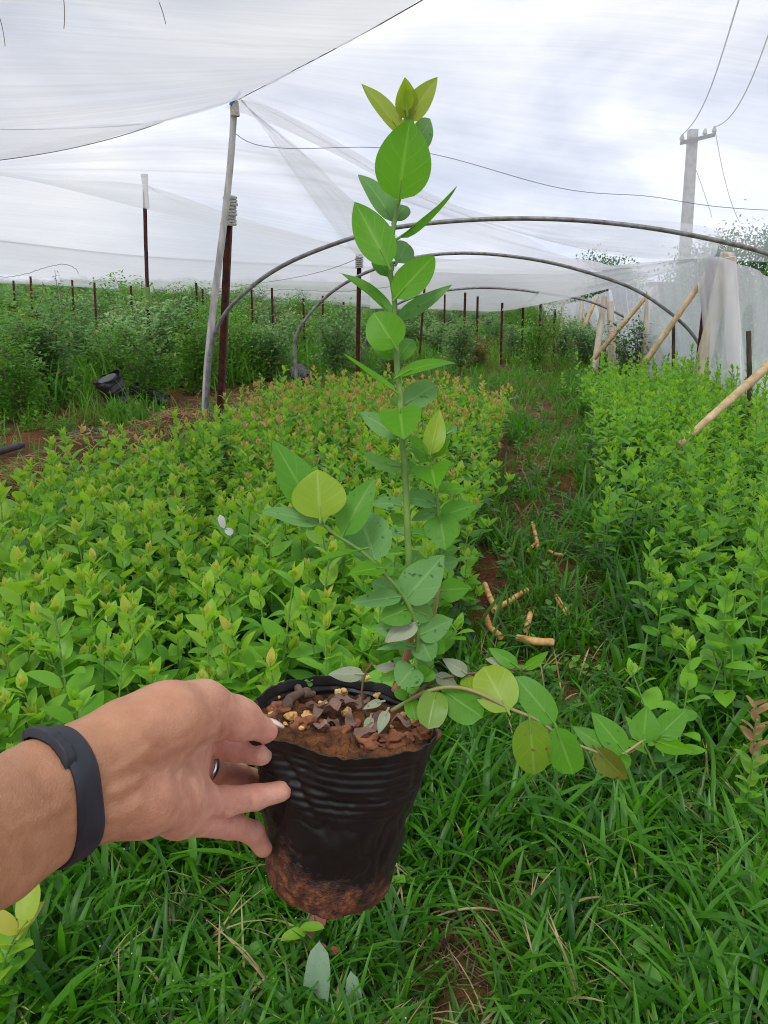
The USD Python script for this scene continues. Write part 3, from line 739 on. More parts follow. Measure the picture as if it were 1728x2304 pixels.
# ---------------------------------------------------------------- the two seedling beds
def bed(u0, u1, v0, v1, step, rng):
    out = []
    for v in np.arange(v0, v1, step):
        for u in np.arange(u0, u1, step):
            p = uv2xy(u + rng.uniform(-0.4, 0.4) * step, v + rng.uniform(-0.4, 0.4) * step)
            out.append((*p, u, v))
    return out


rng = np.random.default_rng(21)


def in_left_bed(x, y):
    u = x * math.cos(AX) - y * math.sin(AX); v = x * math.sin(AX) + y * math.cos(AX)
    far_left = -2.62 + 0.09 * (v - 3) + 0.16 * math.sin(v * 2.7)
    return far_left < u < -0.24 + 0.1 * math.sin(v * 2.3) and v > 1.22 + 0.25 * max(0, u + 1.2) * 2.2 and v < 7.35 + 0.2 * math.sin(u * 5)


cand = [c for c in bed(-3.1, -0.2, 1.0, 10.0, 0.132, rng) if in_left_bed(c[0], c[1]) and visible(c[0], c[1], 0.5, 110)]
cand.sort(key=lambda c: math.hypot(c[0], c[1]))
SINGLE_A, SINGLE_B = 90, 200
rest = []
for i, (x, y, u, v) in enumerate(cand):
    r = math.hypot(x, y)
    ob = np.clip((y - 3.4) / 2.8, 0, 0.78) + (0.1 if u > -1.2 and y > 3 else 0)
    orange = rng.random() < ob
    z = float(ground_z(x, y)) + 0.07
    sc = rng.uniform(0.78, 1.16) * (1.12 if rng.random() < 0.12 else 1.0) * (1.2 if y < 3.2 else 1.05)
    tall = rng.random()
    if r < 1.45:
        sc *= 0.8
    tilt = rng.normal(0, 0.07, 2)
    if i < SINGLE_A:
        copy_of(NEAR[rng.integers(6)], "blueberry_seedling", (x, y, z), rng.uniform(0, 6.28), sc, tilt, label="green blueberry seedling with yellow tip leaves, near the hand in the left bed",
                cat="seedling", group="near seedlings of the left bed")
    elif i < SINGLE_A + SINGLE_B - 60 and not orange:
        copy_of(MID[rng.integers(5)], "blueberry_seedling", (x, y, z), rng.uniform(0, 6.28), sc, tilt, label="green blueberry seedling with yellowish tip, farther back in the dense left bed",
                cat="seedling", group="middle seedlings of the left bed")
    else:
        rest.append((x, y, z, rng.uniform(0, 6.28), sc, rng.integers(4) + 5 if orange else rng.integers(5), *tilt))
stuff("seedling_mass", rest, MID + ORA, "far end of the left seedling bed, tips turning orange", cat="seedlings")

cand = [c for c in bed(0.38, 4.2, 0.95, 9.5, 0.135, rng) if visible(c[0], c[1], 0.5, 110) and rng.random() < 0.9 and rng.random() < np.clip((c[2] - (0.32 if c[3] < 3.2 else 0.34) - 0.10 * math.sin(c[3] * 3)) * (3.6 if c[3] < 3.2 else 2.4), 0, 1)]
cand.sort(key=lambda c: math.hypot(c[0], c[1]))
rest = []
for i, (x, y, u, v) in enumerate(cand):
    if (x > 0.45 * y + 1.2 and y > 6.5) or math.hypot(x - 0.86, y - 1.55) < 0.24 or y < 1.66:
        continue
    z = float(ground_z(x, y)) + 0.03
    sc = rng.uniform(0.8, 1.28)
    tilt = rng.normal(0, 0.09, 2)
    k = rng.choice(9, p=[.04, .04] + [.92 / 7] * 7)
    if i < 90:
        copy_of((MID[:2] + WEEDY)[k], "blueberry_seedling", (x, y, z), rng.uniform(0, 6.28), sc, tilt, label="green blueberry seedling among tall grass in the right bed",
                cat="seedling", group="seedlings of the right bed")
    else:
        rest.append((x, y, z, rng.uniform(0, 6.28), sc, k, *tilt))
stuff("seedling_mass", rest, MID[:2] + WEEDY, "far part of the right seedling bed up to the net curtain", cat="seedlings")


# ---------------------------------------------------------------- grass and weeds
def blade(rng, L, w0, lean, curl, az):
    n = 7
    k = np.linspace(0, 1, n)
    th = lean + curl * k ** 1.4
    step = L / (n - 1)
    r = np.r_[0, np.cumsum(np.sin(th[:-1]) * step)]; z = np.r_[0, np.cumsum(np.cos(th[:-1]) * step)]
    d = np.array([math.cos(az), math.sin(az)])
    p = np.stack([r * d[0], r * d[1], z], 1)
    wd = w0 / 2 * (0.55 + 0.45 * np.sin(np.clip(k * 1.9, 0, 1.57))) * np.clip((1 - k) * 2.6, 0.04, 1) ** 0.7
    return ribbon(p, wd, [-d[1], d[0], 0], 0.3)


def clump(seed, n, L, w0, mat, spread=0.05, leanmax=0.9, drops=0):
    def build(path):
        r = np.random.default_rng(seed)
        m, dr = MB(), MB()
        for i in range(n):
            az = r.uniform(0, 6.28)
            v, q, uv = blade(r, L * r.uniform(0.55, 1.25), w0 * r.uniform(0.7, 1.3), r.uniform(0.05, leanmax), r.uniform(0.3, 1.7), az)
            base = np.array([*r.normal(0, spread, 2), r.uniform(-0.02, 0.04)])
            m.add(v + base, q)
            if drops and r.random() < drops:
                for _ in range(r.integers(1, 4)):
                    s = lump(r, r.uniform(0.0006, 0.0013), rough=0.0, sub=1)
                    dr.add(s[0] + (v + base)[r.integers(9, len(v))] + [0, 0, 0.0008], s[1])
        put("blades", m.mesh(), mat, path, smooth=True)
        if dr.n:
            put("dew", dr.mesh(), "dew", path, smooth=True)
    return build


look("dew", {"p": ("principled_bsdf", {"base_color": (1, 1, 1), "roughness": 0.02, "transmission_weight": 0.9, "ior": 1.33})}, [], surface="p.BSDF")


def broad(seed, n, L, W, mat, upright=0.7):
    def build(path):
        r = np.random.default_rng(seed)
        m = MB()
        H = L * 2.2
        for i in range(n):
            az = i * 2.4 + r.normal(0, 0.3); q = (i + 0.5) / n
            d = unit([math.cos(az), math.sin(az), upright * (0.3 + q)])
            V, Q, uv = leaf_local(L * r.uniform(0.7, 1.1) * (1.1 - 0.5 * q), W * r.uniform(0.8, 1.2), 5, 3, fold=0.3, curl=r.uniform(0.1, 0.5))
            m.add(V @ frame_of(d, [0, 0, 1]).T + [0, 0, H * q * upright], Q)
        m.add(*tube([[0, 0, 0], [0, 0, H * 0.5 * upright], [0, 0, H * upright]], [0.002, 0.0016, 0.001], 4))
        put("foliage", m.mesh(), mat, path, smooth=True)
    return build


rng = np.random.default_rng(31)
GR = [clump(100 + i, 9, 0.23, 0.0135, "grass_blade", 0.045, 0.95, 0.4) for i in range(6)] + [clump(110 + i, 14, 0.12, 0.0075, "grass_blade", 0.05, 0.9, 0.4) for i in range(3)] \
    + [broad(120 + i, 8, 0.055, 0.026, "weed_leaf") for i in range(3)] + [clump(160 + i, 7, 0.19, 0.005, "dry_blade", 0.06, 1.2) for i in range(2)]
spots = []
bare = [(gnd(1000, 2070), 0.10), (gnd(1105, 1310), 0.06), (gnd(1130, 1090), 0.08), (gnd(960, 2180), 0.10)]


def is_bare(x, y):
    return any(math.hypot(x - b[0], (y - b[1]) * 0.7) < r for b, r in bare)


for _ in range(10500):
    y = 0.75 + 11.3 * rng.random() ** 1.75
    x = rng.uniform(-0.62 * y - 0.4, 0.62 * y + 0.4)
    if not visible(x, y, 0.1, 160):
        continue
    u = x * math.cos(AX) - y * math.sin(AX)
    lb, path_ = in_left_bed(x, y), -0.42 < u < 0.75
    if lb and rng.random() < 0.90:
        continue
    if not lb and not path_ and y > 1.6 and (rng.random() < 0.25 or u < -2.9):
        continue
    if is_bare(x, y) and rng.random() < 0.93:
        continue
    mid_path = abs(u - 0.12) < 0.26 and y > 2.2
    k = 12 + rng.integers(2) if rng.random() < 0.07 else rng.choice([6, 7, 8, 9, 10, 11]) if mid_path and rng.random() < 0.7 else rng.choice([0, 1, 2, 3, 4, 5, 6, 7, 8, 9, 10, 11], p=[.11] * 6 + [.07] * 3 + [.13 / 3] * 3)
    s = rng.uniform(0.65, 1.2) * (1.25 if (u > 0.35 and k < 6 and y > 1.8) else 1.0) * (0.85 if lb else 1.0) * (0.72 if k < 6 and y < 1.5 and abs(x) < 0.6 else 1)
    spots.append((x, y, float(ground_z(x, y)) - 0.01, rng.uniform(0, 6.28), s, k, *rng.normal(0, 0.12, 2)))
stuff("grass", spots, GR, "wet green grass and weeds covering the path and the foreground")

# straw and litter on bare soil
m = MB()
for bx, rr, n in ((gnd(1010, 2080), 0.36, 520), (gnd(960, 2190), 0.3, 240), (gnd(1130, 1090), 0.3, 110), (gnd(1110, 1290), 0.3, 120)):
    for _ in range(n):
        a, q = rng.uniform(0, 6.28), rr * math.sqrt(rng.random())
        c = np.array([bx[0] + q * math.cos(a), bx[1] + q * math.sin(a), 0])
        if meshkit.noise(np.array([c[0] * 9, c[1] * 9, 1.0])) < 0.25 + 0.45 * (q / rr) ** 2:
            continue
        c[2] = float(ground_z(c[0], c[1])) + rng.uniform(0.0, 0.03)
        d = np.array([*rng.normal(0, 1, 2), rng.normal(0, 0.25)]); d = unit(d) * rng.uniform(0.02, 0.075)
        m.add(*tube([c - d, c + [0, 0, rng.uniform(0, 0.01)], c + d], rng.uniform(0.0007, 0.0018), 4, cap=False))
put("straw_litter", m.mesh(), "old_straw", label="matted brown dry grass on the bare soil of the path", cat="straw", kind="stuff")
m = MB()
for _ in range(1500):
    v = rng.uniform(2.6, 9); u = rng.normal(-3.2, 0.36)
    if meshkit.noise(np.array([u * 2.2, v * 2.2, 3.0])) < 0.42:
        continue
    x, y = uv2xy(u, v)
    c = np.array([x, y, float(ground_z(x, y)) + rng.uniform(0, 0.05)])
    d = unit([*rng.normal(0, 1, 2), rng.normal(0, 0.3)]) * rng.uniform(0.04, 0.16)
    m.add(*tube([c - d, c + [0, 0, rng.uniform(0, 0.03)], c + d], rng.uniform(0.0012, 0.003), 4, cap=False))
put("straw_litter", m.mesh(), "straw", label="dry straw lying on the red soil ridge left of the bed", cat="straw", kind="stuff")


# ---------------------------------------------------------------- blueberry bushes in rows to the left and behind
def build_bush(kname, rng, H, R, n, L, mat, dry=0.0, flowers=0):
    k = kind(kname)
    st_m, lf, dr = MB(), MB(), MB()
    for s in range(9):
        a = rng.uniform(0, 6.28); lean = rng.uniform(0.1, 0.75)
        h = H * rng.uniform(0.65, 1.05)
        tip = np.array([math.cos(a) * R * lean * 1.2, math.sin(a) * R * lean * 1.2, h])
        p = spline([[0, 0, 0], tip * [0.35, 0.35, 0.5] + rng.normal(0, 0.03, 3), tip], 8)
        st_m.add(*tube(p, np.linspace(0.010, 0.003, 8), 5, cap=False))
        m = n // 9
        for i in range(m):
            q = rng.uniform(0.16, 1.04)
            c = p[0] + (p[-1] - p[0]) * q
            c = np.array([np.interp(min(q, 1), np.linspace(0, 1, 8), p[:, j]) for j in range(3)])
            c = c + rng.normal(0, 1, 3) * [R * 0.23, R * 0.23, H * 0.09] * (1.15 - 0.6 * q)
            c[2] = max(c[2], 0.06)
            d = unit([*rng.normal(0, 1, 2), rng.uniform(-0.2, 0.9)])
            sz = L * rng.uniform(0.7, 1.3)
            V, Q, uv = leaf_local(sz, sz * rng.uniform(0.45, 0.6), 4, 3, fold=rng.uniform(0.1, 0.5), curl=rng.uniform(0, 0.4))
            (dr if rng.random() < dry else lf).add(V @ frame_of(d, [0.1, 0.1, 1]).T + c, Q)
    put("stem", st_m.mesh(), "bush_stem", k, smooth=True)
    put("foliage", lf.mesh(), mat, k, smooth=True, kind="stuff")
    if dr.n:
        put("dry_foliage", dr.mesh(), "bush_leaf_dry", k, smooth=True, kind="stuff")
    if flowers:
        m = MB()
        for i in range(flowers):
            c = np.array([rng.normal(0, R * 0.35), rng.normal(-R * 0.4, R * 0.2), H * rng.uniform(0.75, 1.0)])
            m.add(*(lambda s: (s[0] + c, s[1]))(lump(rng, 0.017)))
        put("berries", m.mesh(), "mildew_leaf", k, smooth=True, kind="stuff")
    return k


rng = np.random.default_rng(41)
BUSH = [build_bush("bush_a", rng, 0.95, 0.55, 1900, 0.070, "bush_leaf", 0.02), build_bush("bush_b", rng, 0.85, 0.5, 1800, 0.066, "bush_leaf", 0.10), build_bush("bush_c", rng, 1.0, 0.55, 2400, 0.054, "weed_leaf", 0.02),
        build_bush("bush_d", rng, 0.75, 0.5, 1700, 0.05, "bush_leaf_dry", 0.0), build_bush("bush_e", rng, 1.0, 0.5, 2400, 0.060, "bush_leaf", 0.0, 16)]
FRONT = [(-6.5, 6.0), (-3.9, 7.5), (-2.6, 9.3), (-1.3, 11.2), (0.4, 12.0), (2.2, 12.2), (4.0, 12.6), (8, 13)]
fx, fy = np.array(FRONT).T
used, rest = 0, []
KIND_WORDS = ["grey-green blueberry bush", "browning blueberry bush with dead leaves", "fresh green leafy bush", "yellowish dry bush", "green bush dotted with pale berries"]
spots = []
for row in range(0, 44):
    for x in np.arange(-24, 15, 0.78) if row < 20 else np.arange(-45, 24, 1.9):
        yy = np.interp(x, fx, fy, left=6.0 - (-6.5 - x) * 0.2) + row * 1.35 + max(0, row - 20) * 1.1 + rng.normal(0, 0.22)
        xx = x + rng.uniform(-0.3, 0.3)
        if yy < 95 and visible(xx, yy, 0.6, 90) and xx < 0.34 * yy + 0.6:
            spots.append((xx, yy, row))
spots.sort(key=lambda s: s[1])
for i, (x, y, row) in enumerate(spots):
    left = np.clip((0.5 - x - 0.05 * y) / 4, 0, 1)
    sc = (0.80 + 0.42 * left) * rng.uniform(0.75, 1.15) * (1.0 if y < 18 else 0.9 if y < 34 else 1.15)
    k = rng.choice(5, p=[0.30, 0.24, 0.32, 0.07, 0.07] if left > 0.5 else [0.28, 0.28, 0.30, 0.14, 0.0])
    z = float(ground_z(x, y))
    if used < 150:
        used += 1
        copy_of(BUSH[k], "blueberry_bush", (x, y, z), rng.uniform(0, 6.28), (sc, sc, sc * rng.uniform(0.72, 1.22)), label=f"{KIND_WORDS[k]} in the {'front row' if row == 0 else 'second row' if row == 1 else 'farther rows'} {'left of' if left > 0.5 else 'behind'} the hoops",
                cat="bush", group=f"{'front' if row == 0 else 'second' if row == 1 else 'farther'} row bushes {'left of' if left > 0.5 else 'behind'} the hoops, {KIND_WORDS[k].split()[0]} kind")
    else:
        rest.append((x, y, z, rng.uniform(0, 6.28), sc, k, 0, 0))
stuff("bush_mass", rest, BUSH, "far rows of bushes running to the end net", cat="bushes")
# tall sparse shrub, dark leafy bush at the curtain
k = build_bush("shrub_a", rng, 0.9, 0.5, 1500, 0.055, "tree_leaf")
copy_of(k, "leafy_bush", (atY(1385, 720, 10.6)[0], 10.6, 0), 0.4, (1.05, 1.0, 1.0), label="dark green leafy bush between the pale timbers before the net curtain", cat="bush")
copy_of(k, "leafy_bush", (atY(395, 640, 12)[0], 12, 0.25), 1.4, (0.9, 0.9, 1.05), label="dark rounded bush rising beside the slim far left post", cat="bush")
k = build_bush("shrub_b", rng, 1.3, 0.35, 260, 0.06, "tree_leaf")
copy_of(k, "leafy_bush", (atY(125, 640, 13)[0], 13, 0.2), 1.0, (1, 1, 1.05), label="sparse tall sprig sticking up above the bushes at the far left", cat="bush")
# weeds between the bushes and on the ridge
FW = [clump(130 + i, 14, 0.35, 0.010, "grass_far", 0.10, 0.6) for i in range(3)] + [broad(140 + i, 12, 0.09, 0.04, "weed_leaf", 0.9) for i in range(3)] + [broad(150, 12, 0.08, 0.035, "bush_leaf_dry", 0.9)]
spots = []
for _ in range(6000):
    y = rng.uniform(5.5, 22)
    x = rng.uniform(-0.6 * y, 0.5 * y)
    d = y - np.interp(x, fx, fy, left=6.0)
    if not visible(x, y, 0.2, 40) or d < -2.6 or (d < 0.2 and rng.random() < 0.9 - 0.5 * (x > -1.0)):
        continue
    spots.append((x, y, float(ground_z(x, y)), rng.uniform(0, 6.28), rng.uniform(0.6, 1.9 if x < 0 else 1.3) * (0.65 if d < 0.3 else 1), rng.choice(7, p=[.17, .17, .16, .14, .14, .14, .08]), *rng.normal(0, 0.1, 2)))
for _ in range(130):
    v = rng.uniform(2.8, 8.5); u = rng.normal(-3.2, 0.5)
    x, y = uv2xy(u, v)
    spots.append((x, y, float(ground_z(x, y)), rng.uniform(0, 6.28), rng.uniform(0.3, 0.7), rng.integers(0, 6), *rng.normal(0, 0.15, 2)))
for cx, cy, n_ in ((236, 912, 26), (300, 905, 22), (655, 850, 12), (120, 930, 16)):
    for _ in range(n_):
        q = gnd(cx + rng.normal(0, 38), cy + rng.uniform(0, 14))
        spots.append((q[0], q[1], float(ground_z(q[0], q[1])), rng.uniform(0, 6.28), rng.uniform(0.5, 1.1), rng.integers(0, 6), *rng.normal(0, 0.15, 2)))
stuff("weeds", spots, FW, "weeds and tall grass growing between the bush rows", cat="weeds")


# ---------------------------------------------------------------- trees beyond the curtain
def tree(x, y, H, R, n, rng, label):
    t = thing("tree", (x, y, 0), label=label, cat="tree", group=None)
    tr, cr = MB(), MB()
    tr.add(*tube(spline([[0, 0, -0.1], [0.05, 0.0, H * 0.4], [0.0, 0.05, H * 0.8]], 8), np.linspace(0.09, 0.02, 8) * H / 3, 7))
    blobs = []
    for i in range(11):
        a = rng.uniform(0, 6.28); h = H * rng.uniform(0.25, 0.92); r = R * rng.uniform(0.3, 0.9) * (1.15 - 0.7 * h / H)
        c = np.array([math.cos(a) * r, math.sin(a) * r, h]); blobs.append(c)
        tr.add(*tube(spline([[0, 0, h * 0.6], c * [0.5, 0.5, 0.85], c], 5), np.linspace(0.03, 0.008, 5) * H / 3, 5))
    L = 0.09 * H / 3 + 0.03
    for i in range(n):
        c = blobs[rng.integers(11)] + rng.normal(0, 1, 3) * [R * 0.25, R * 0.25, H * 0.09]
        V, Q, uv = leaf_local(L * rng.uniform(0.6, 1.3), L * 0.5, 3, 3, fold=0.3, curl=0.2)
        cr.add(V @ frame_of(unit(rng.normal(0, 1, 3) + [0, 0, -0.2]), [0.1, 0.2, 1]).T + c, Q)
    put("trunk", tr.mesh(), "bush_stem", t, smooth=True)
    put("crown", cr.mesh(), "tree_leaf", t, smooth=True, kind="stuff")


rng = np.random.default_rng(51)
for x, y, H, R, lab in ((5.9, 21, 2.05, 1.0, "small pale tree top peeping over the net belly"), (7.8, 20, 2.0, 1.2, "bushy tree left of the utility pole behind the net"), (9.2, 22, 2.6, 1.2, "dense tree right behind the utility pole"),
                        (8.6, 17, 2.6, 1.3, "tall dark tree behind the net right of the utility pole"), (9.2, 15.5, 2.4, 1.3, "dark tree at the right edge behind the net corner"), (6.6, 13.6, 1.5, 1.0, "dark shrub showing through the curtain beside the crossed timbers"),
                        (5.4, 10.0, 1.5, 0.9, "dark green shrub just outside the net curtain at the right edge"), (6.6, 10.6, 1.9, 1.0, "leafy shrub outside the curtain, farthest right"), (5.0, 12.4, 1.3, 0.9, "green shrub behind the pleated net curtain")):
    tree(x, y, H, R, 5200, rng, lab)
# ---------------------------------------------------------------- the nursery bag
TC = at(781, 1603, 0.515)
AXN = unit([0.115, 0.125, 0.985])                 # the bag's axis
RT, RB, HB = 0.0625, 0.0425, 0.122
EX = unit(np.cross([0, 1, 0], AXN)); EY = np.cross(AXN, EX)


def bag_pt(th, h, r):
    """th: angle (0 = right, -90 deg = towards the camera), h: 0 rim to 1 bottom, r: radius."""
    return TC + r[..., None] * (np.cos(th)[..., None] * EX + np.sin(th)[..., None] * EY) - h[..., None] * HB * AXN


def angle_at(px, py):
    """Angle and height on the bag wall seen at a photo pixel (front side)."""
    o, d = EYE - TC, unit(ray(px, py))
    M = np.stack([EX, EY, AXN]); o, d = M @ o, M @ d
    r = RT
    for _ in range(8):
        a, b, c = d[0] ** 2 + d[1] ** 2, 2 * (o[0] * d[0] + o[1] * d[1]), o[0] ** 2 + o[1] ** 2 - r * r
        t = (-b - math.sqrt(max(b * b - 4 * a * c, 0))) / (2 * a)
        p = o + d * t
        r = RT + (RB - RT) * np.clip(-p[2] / HB, 0, 1)
    return math.atan2(p[1], p[0]), -p[2] / HB, TC + M.T @ p


TH_PINCH = angle_at(598, 1668)[0]


def bag_radius(th, h):
    r = RT + (RB - RT) * h ** 0.9
    r = r + (0.00005 + 0.00085 * meshkit.noise(np.stack([np.cos(th) * 1.5, np.sin(th) * 1.5 + 3, h * 9], -1))) * np.sin(h * 2 * np.pi / 0.047 + 0.5 * np.sin(th * 2)) * (h < 0.40) * (h > 0.055) * np.clip((0.42 - h) * 8, 0, 1)
    e = meshkit.noise(np.stack([np.cos(th) * 2.1 + 7, np.sin(th) * 2.1, h * 4], -1)) - 0.5
    r = r + 0.0042 * e * np.clip(h * 3 + 0.3, 0, 1)
    r = r + 0.0016 * (meshkit.noise(np.stack([np.cos(th) * 8 + 7, np.sin(th) * 8, h * 9], -1)) - 0.5)
    r = r + 0.0042 * (meshkit.noise(np.stack([np.cos(th) * 6, np.sin(th) * 6, h * 0.5], -1)) - 0.5) * np.exp(-h / 0.09)
    d = (th - TH_PINCH + np.pi) % (2 * np.pi) - np.pi
    pull = np.exp(-(d / 0.24) ** 2) * np.exp(-(h / 0.13) ** 1.3)
    r = r + 0.0155 * pull - 0.0055 * np.exp(-((d - 0.50) / 0.22) ** 2) * np.exp(-(h / 0.25) ** 2)
    crease = np.exp(-((d - 0.10 - h * 1.5) / 0.07) ** 2) * (h < 0.55) * np.clip((0.55 - h) * 3, 0, 1)
    rid = lambda f, o: np.clip(1 - np.abs(meshkit.noise(np.stack([np.cos(th) * f + o, np.sin(th) * f, h * f * 1.3 + o], -1)) - 0.5) * 9, 0, 1)
    r = r - 0.0016 * rid(2.2, 3) * np.clip(h * 4, 0, 1) - 0.0009 * rid(4.5, 11) * np.clip(h * 4, 0, 1)
    return r - 0.0022 * crease * np.clip(h * 10, 0, 1)


nth, nh = 260, 130
TH, HH = np.meshgrid(np.linspace(0, 2 * np.pi, nth, endpoint=False), np.r_[np.linspace(0, 0.45, 84), np.linspace(0.455, 1.0, 46)], indexing="ij")
rim = 0.022 * (meshkit.noise(np.stack([np.cos(TH) * 5, np.sin(TH) * 5, TH * 0], -1)) - 0.5) + 0.012 * (meshkit.noise(np.stack([np.cos(TH) * 16, np.sin(TH) * 16, TH * 0], -1)) - 0.5)
Hh = HH + rim * np.exp(-HH / 0.12) + 0.05 * (meshkit.noise(np.stack([np.cos(TH) * 1.6, np.sin(TH) * 1.6, TH * 0 + 2], -1)) - 0.5) * np.clip((HH - 0.7) * 3.3, 0, 1)
Ro = bag_radius(TH, HH)
Rround = np.where(HH > 0.93, np.sqrt(np.clip(1 - ((HH - 0.93) / 0.075) ** 2, 0.0, 1)) * 0.10 + 0.90, 1.0)
VO = bag_pt(TH, Hh, Ro * Rround)
VI = bag_pt(TH, Hh, Ro * Rround - 0.0007)
bag = thing("nursery_bag", tuple(TC), label="black ribbed nursery bag pinched by the hand, its foot smeared with red mud", cat="nursery bag")


def wrapq(n, m, flip=False):
    i, j = np.meshgrid(np.arange(n), np.arange(m - 1), indexing="ij")
    a = (i * m + j).ravel(); b = ((i + 1) % n * m + j).ravel()
    return np.stack([a, a + 1, b + 1, b], 1) if flip else np.stack([a, b, b + 1, a + 1], 1)


fm = MB()
fm.add(VO.reshape(-1, 3) - TC, wrapq(nth, nh, True))
fm.add(VI.reshape(-1, 3) - TC, wrapq(nth, nh))
a = np.arange(nth) * nh; b = (np.arange(nth) + 1) % nth * nh
fm.f.append(np.vstack([np.stack([a, b, b + nth * nh], 1), np.stack([a, b + nth * nh, a + nth * nh], 1)]))
cbot = bag_pt(np.array([0.0]), np.array([1.0]), np.array([0.0])) - TC
fm.v.append(cbot); fm.f.append(np.stack([a + nh - 1, b + nh - 1, np.full(nth, fm.n)], 1)); fm.n += 1
# black film, mud on its foot (a stain that belongs to the bag: measured along the bag's own axis)
ax_l = AXN / HB
look("bag_film", {
    "tc": ("texture_coordinate", {}), "dt": ("vector_math", {"math_type": "dot_product", "vector2": tuple(-ax_l)}),
    "dx": ("vector_math", {"math_type": "dot_product", "vector2": tuple(EX / 0.05)}),
    "n": ("noise_texture", {"scale": 34.0, "detail": 6.0, "roughness": 0.7}), "n2": ("noise_texture", {"scale": 150.0, "detail": 4.0, "roughness": 0.7}),
    "s1": ("math", {"math_type": "multiply_add", "value2": 0.95}), "sx": ("math", {"math_type": "multiply_add", "value2": -0.15}),
    "mr": ("rgb_ramp", {"ramp": [(0.0, (0, 0, 0)), (0.985, (0, 0, 0)), (1.0, (0, 0, 0))]}),
    "rg": ("map_range", {"from_min": 1.20, "from_max": 1.42, "to_min": 0.0, "to_max": 0.95, "clamp": True}),
    "mud": ("rgb_ramp", {"ramp": [(0.30, (0.020, 0.010, 0.006)), (0.5, (0.12, 0.042, 0.017)), (0.72, (0.36, 0.125, 0.045))]}),
    "film": ("rgb_ramp", {"ramp": [(0.3, (0.003, 0.003, 0.0032)), (0.7, (0.009, 0.0085, 0.008))]}),
    "mx": ("mix", {}), "ro": ("map_range", {"to_min": 0.44, "to_max": 0.92}), "ro2": ("map_range", {"from_min": 0.3, "from_max": 0.7, "to_min": -0.08, "to_max": 0.10}), "ra": ("math", {"math_type": "add"}),
    "bh": ("math", {"math_type": "multiply"}), "b2": ("math", {"math_type": "multiply_add", "value2": 0.05}),
    "b": ("bump", {"strength": 0.7, "distance": 0.006}), "p": ("principled_bsdf", {"specular_ior_level": 0.36}),
}, [("tc.object", "dt.vector1"), ("tc.object", "dx.vector1"), ("tc.object", "n.vector"), ("tc.object", "n2.vector"), ("dt.value", "s1.value3"), ("n.fac", "s1.value1"), ("dx.value", "sx.value1"), ("s1.value", "sx.value3"),
    ("sx.value", "rg.value"), ("n2.fac", "mud.fac"), ("n.fac", "film.fac"), ("rg.result", "mx.fac"), ("film.color", "mx.color1"), ("mud.color", "mx.color2"), ("mx.color", "p.base_color"),
    ("rg.result", "ro.value"), ("n2.fac", "ro2.value"), ("ro.result", "ra.value1"), ("ro2.result", "ra.value2"), ("ra.value", "p.roughness"),
    ("rg.result", "bh.value1"), ("n2.fac", "bh.value2"), ("n2.fac", "b2.value1"), ("bh.value", "b2.value3"), ("b2.value", "b.height"), ("b.normal", "p.normal")], surface="p.BSDF")
put("film", fm.mesh(), "bag_film", bag, smooth=True)
# soil
n = 90
TH2, RR = np.meshgrid(np.linspace(0, 2 * np.pi, 140, endpoint=False), np.linspace(0.0, 1.0, n), indexing="ij")
lim = np.minimum(bag_radius(TH2, TH2 * 0 + 0.10), RT + 0.002) - 0.0012
sx_, sy_ = RR * np.cos(TH2), RR * np.sin(TH2)
hs = 0.105 - 0.05 * (meshkit.fbm(np.stack([sx_ * 3, sy_ * 3, sx_ * 0], -1), 5) - 0.5) * 1.6 - 0.055 * (meshkit.noise(np.stack([sx_ * 11, sy_ * 11, sx_ * 0 + 4], -1)) - 0.5) + 0.02 * sy_ - 0.015
SV = bag_pt(TH2, hs, RR * lim) - TC
plain("pot_soil", (0.022, 0.012, 0.007), (0.20, 0.075, 0.025), scale=60, rough=0.95, bump=1.0, bscale=260, dist=0.006, spec=0.2, lo=0.34, hi=0.68)
put("soil", (SV.reshape(-1, 3), wrapq(140, n)), "pot_soil", bag, smooth=True)


def soil_at(px, py, lift=0.0):
    """Point on the soil seen at a photo pixel."""
    o, d = EYE - TC, unit(ray(px, py))
    t = (-0.085 * HB - o @ AXN + lift) / (d @ AXN)
    return EYE + d * t


rng = np.random.default_rng(61)
plain("granule", (0.40, 0.22, 0.05), (0.72, 0.48, 0.16), scale=120, rough=0.8, bump=0.4, dist=0.002)
plain("clod", (0.13, 0.045, 0.02), (0.30, 0.11, 0.045), scale=90, rough=0.95, bump=0.8, dist=0.004)
plain("dry_leaf", (0.085, 0.045, 0.028), (0.24, 0.14, 0.095), scale=70, rough=0.75, bump=0.5, dist=0.002)
plain("wood_chip", (0.06, 0.035, 0.022), (0.17, 0.105, 0.07), scale=60, rough=0.85, bump=0.6, dist=0.003)
c2 = lambda x, y: (x / 3.016 + 500, y / 3.016 + 1400)
for x, y, s in ((575, 640, 0.0062), (465, 640, 0.005), (335, 625, 0.0035), (345, 585, 0.0022), (385, 510, 0.0026), (460, 508, 0.002), (825, 470, 0.0042), (785, 475, 0.0032), (1055, 495, 0.0045), (985, 378, 0.003), (650, 433, 0.0015), (670, 548, 0.003), (840, 620, 0.0042), (855, 600, 0.0036),
                (1230, 630, 0.0035), (1300, 670, 0.003), (740, 430, 0.0015), (860, 435, 0.0015), (700, 545, 0.002), (1150, 710, 0.002), (540, 720, 0.003), (430, 690, 0.0025)):
    c = soil_at(*c2(x, y), 0.001)
    v, f = lump(rng, s * 0.85, (1, 0.8, 0.8), 0.5, 2)
    put("granule", (v * rng.uniform(0.6, 1.0) + c, f), "granule", smooth=True, label="small yellow granule lying on the potting soil", cat="granule", group="yellow granules on the potting soil")
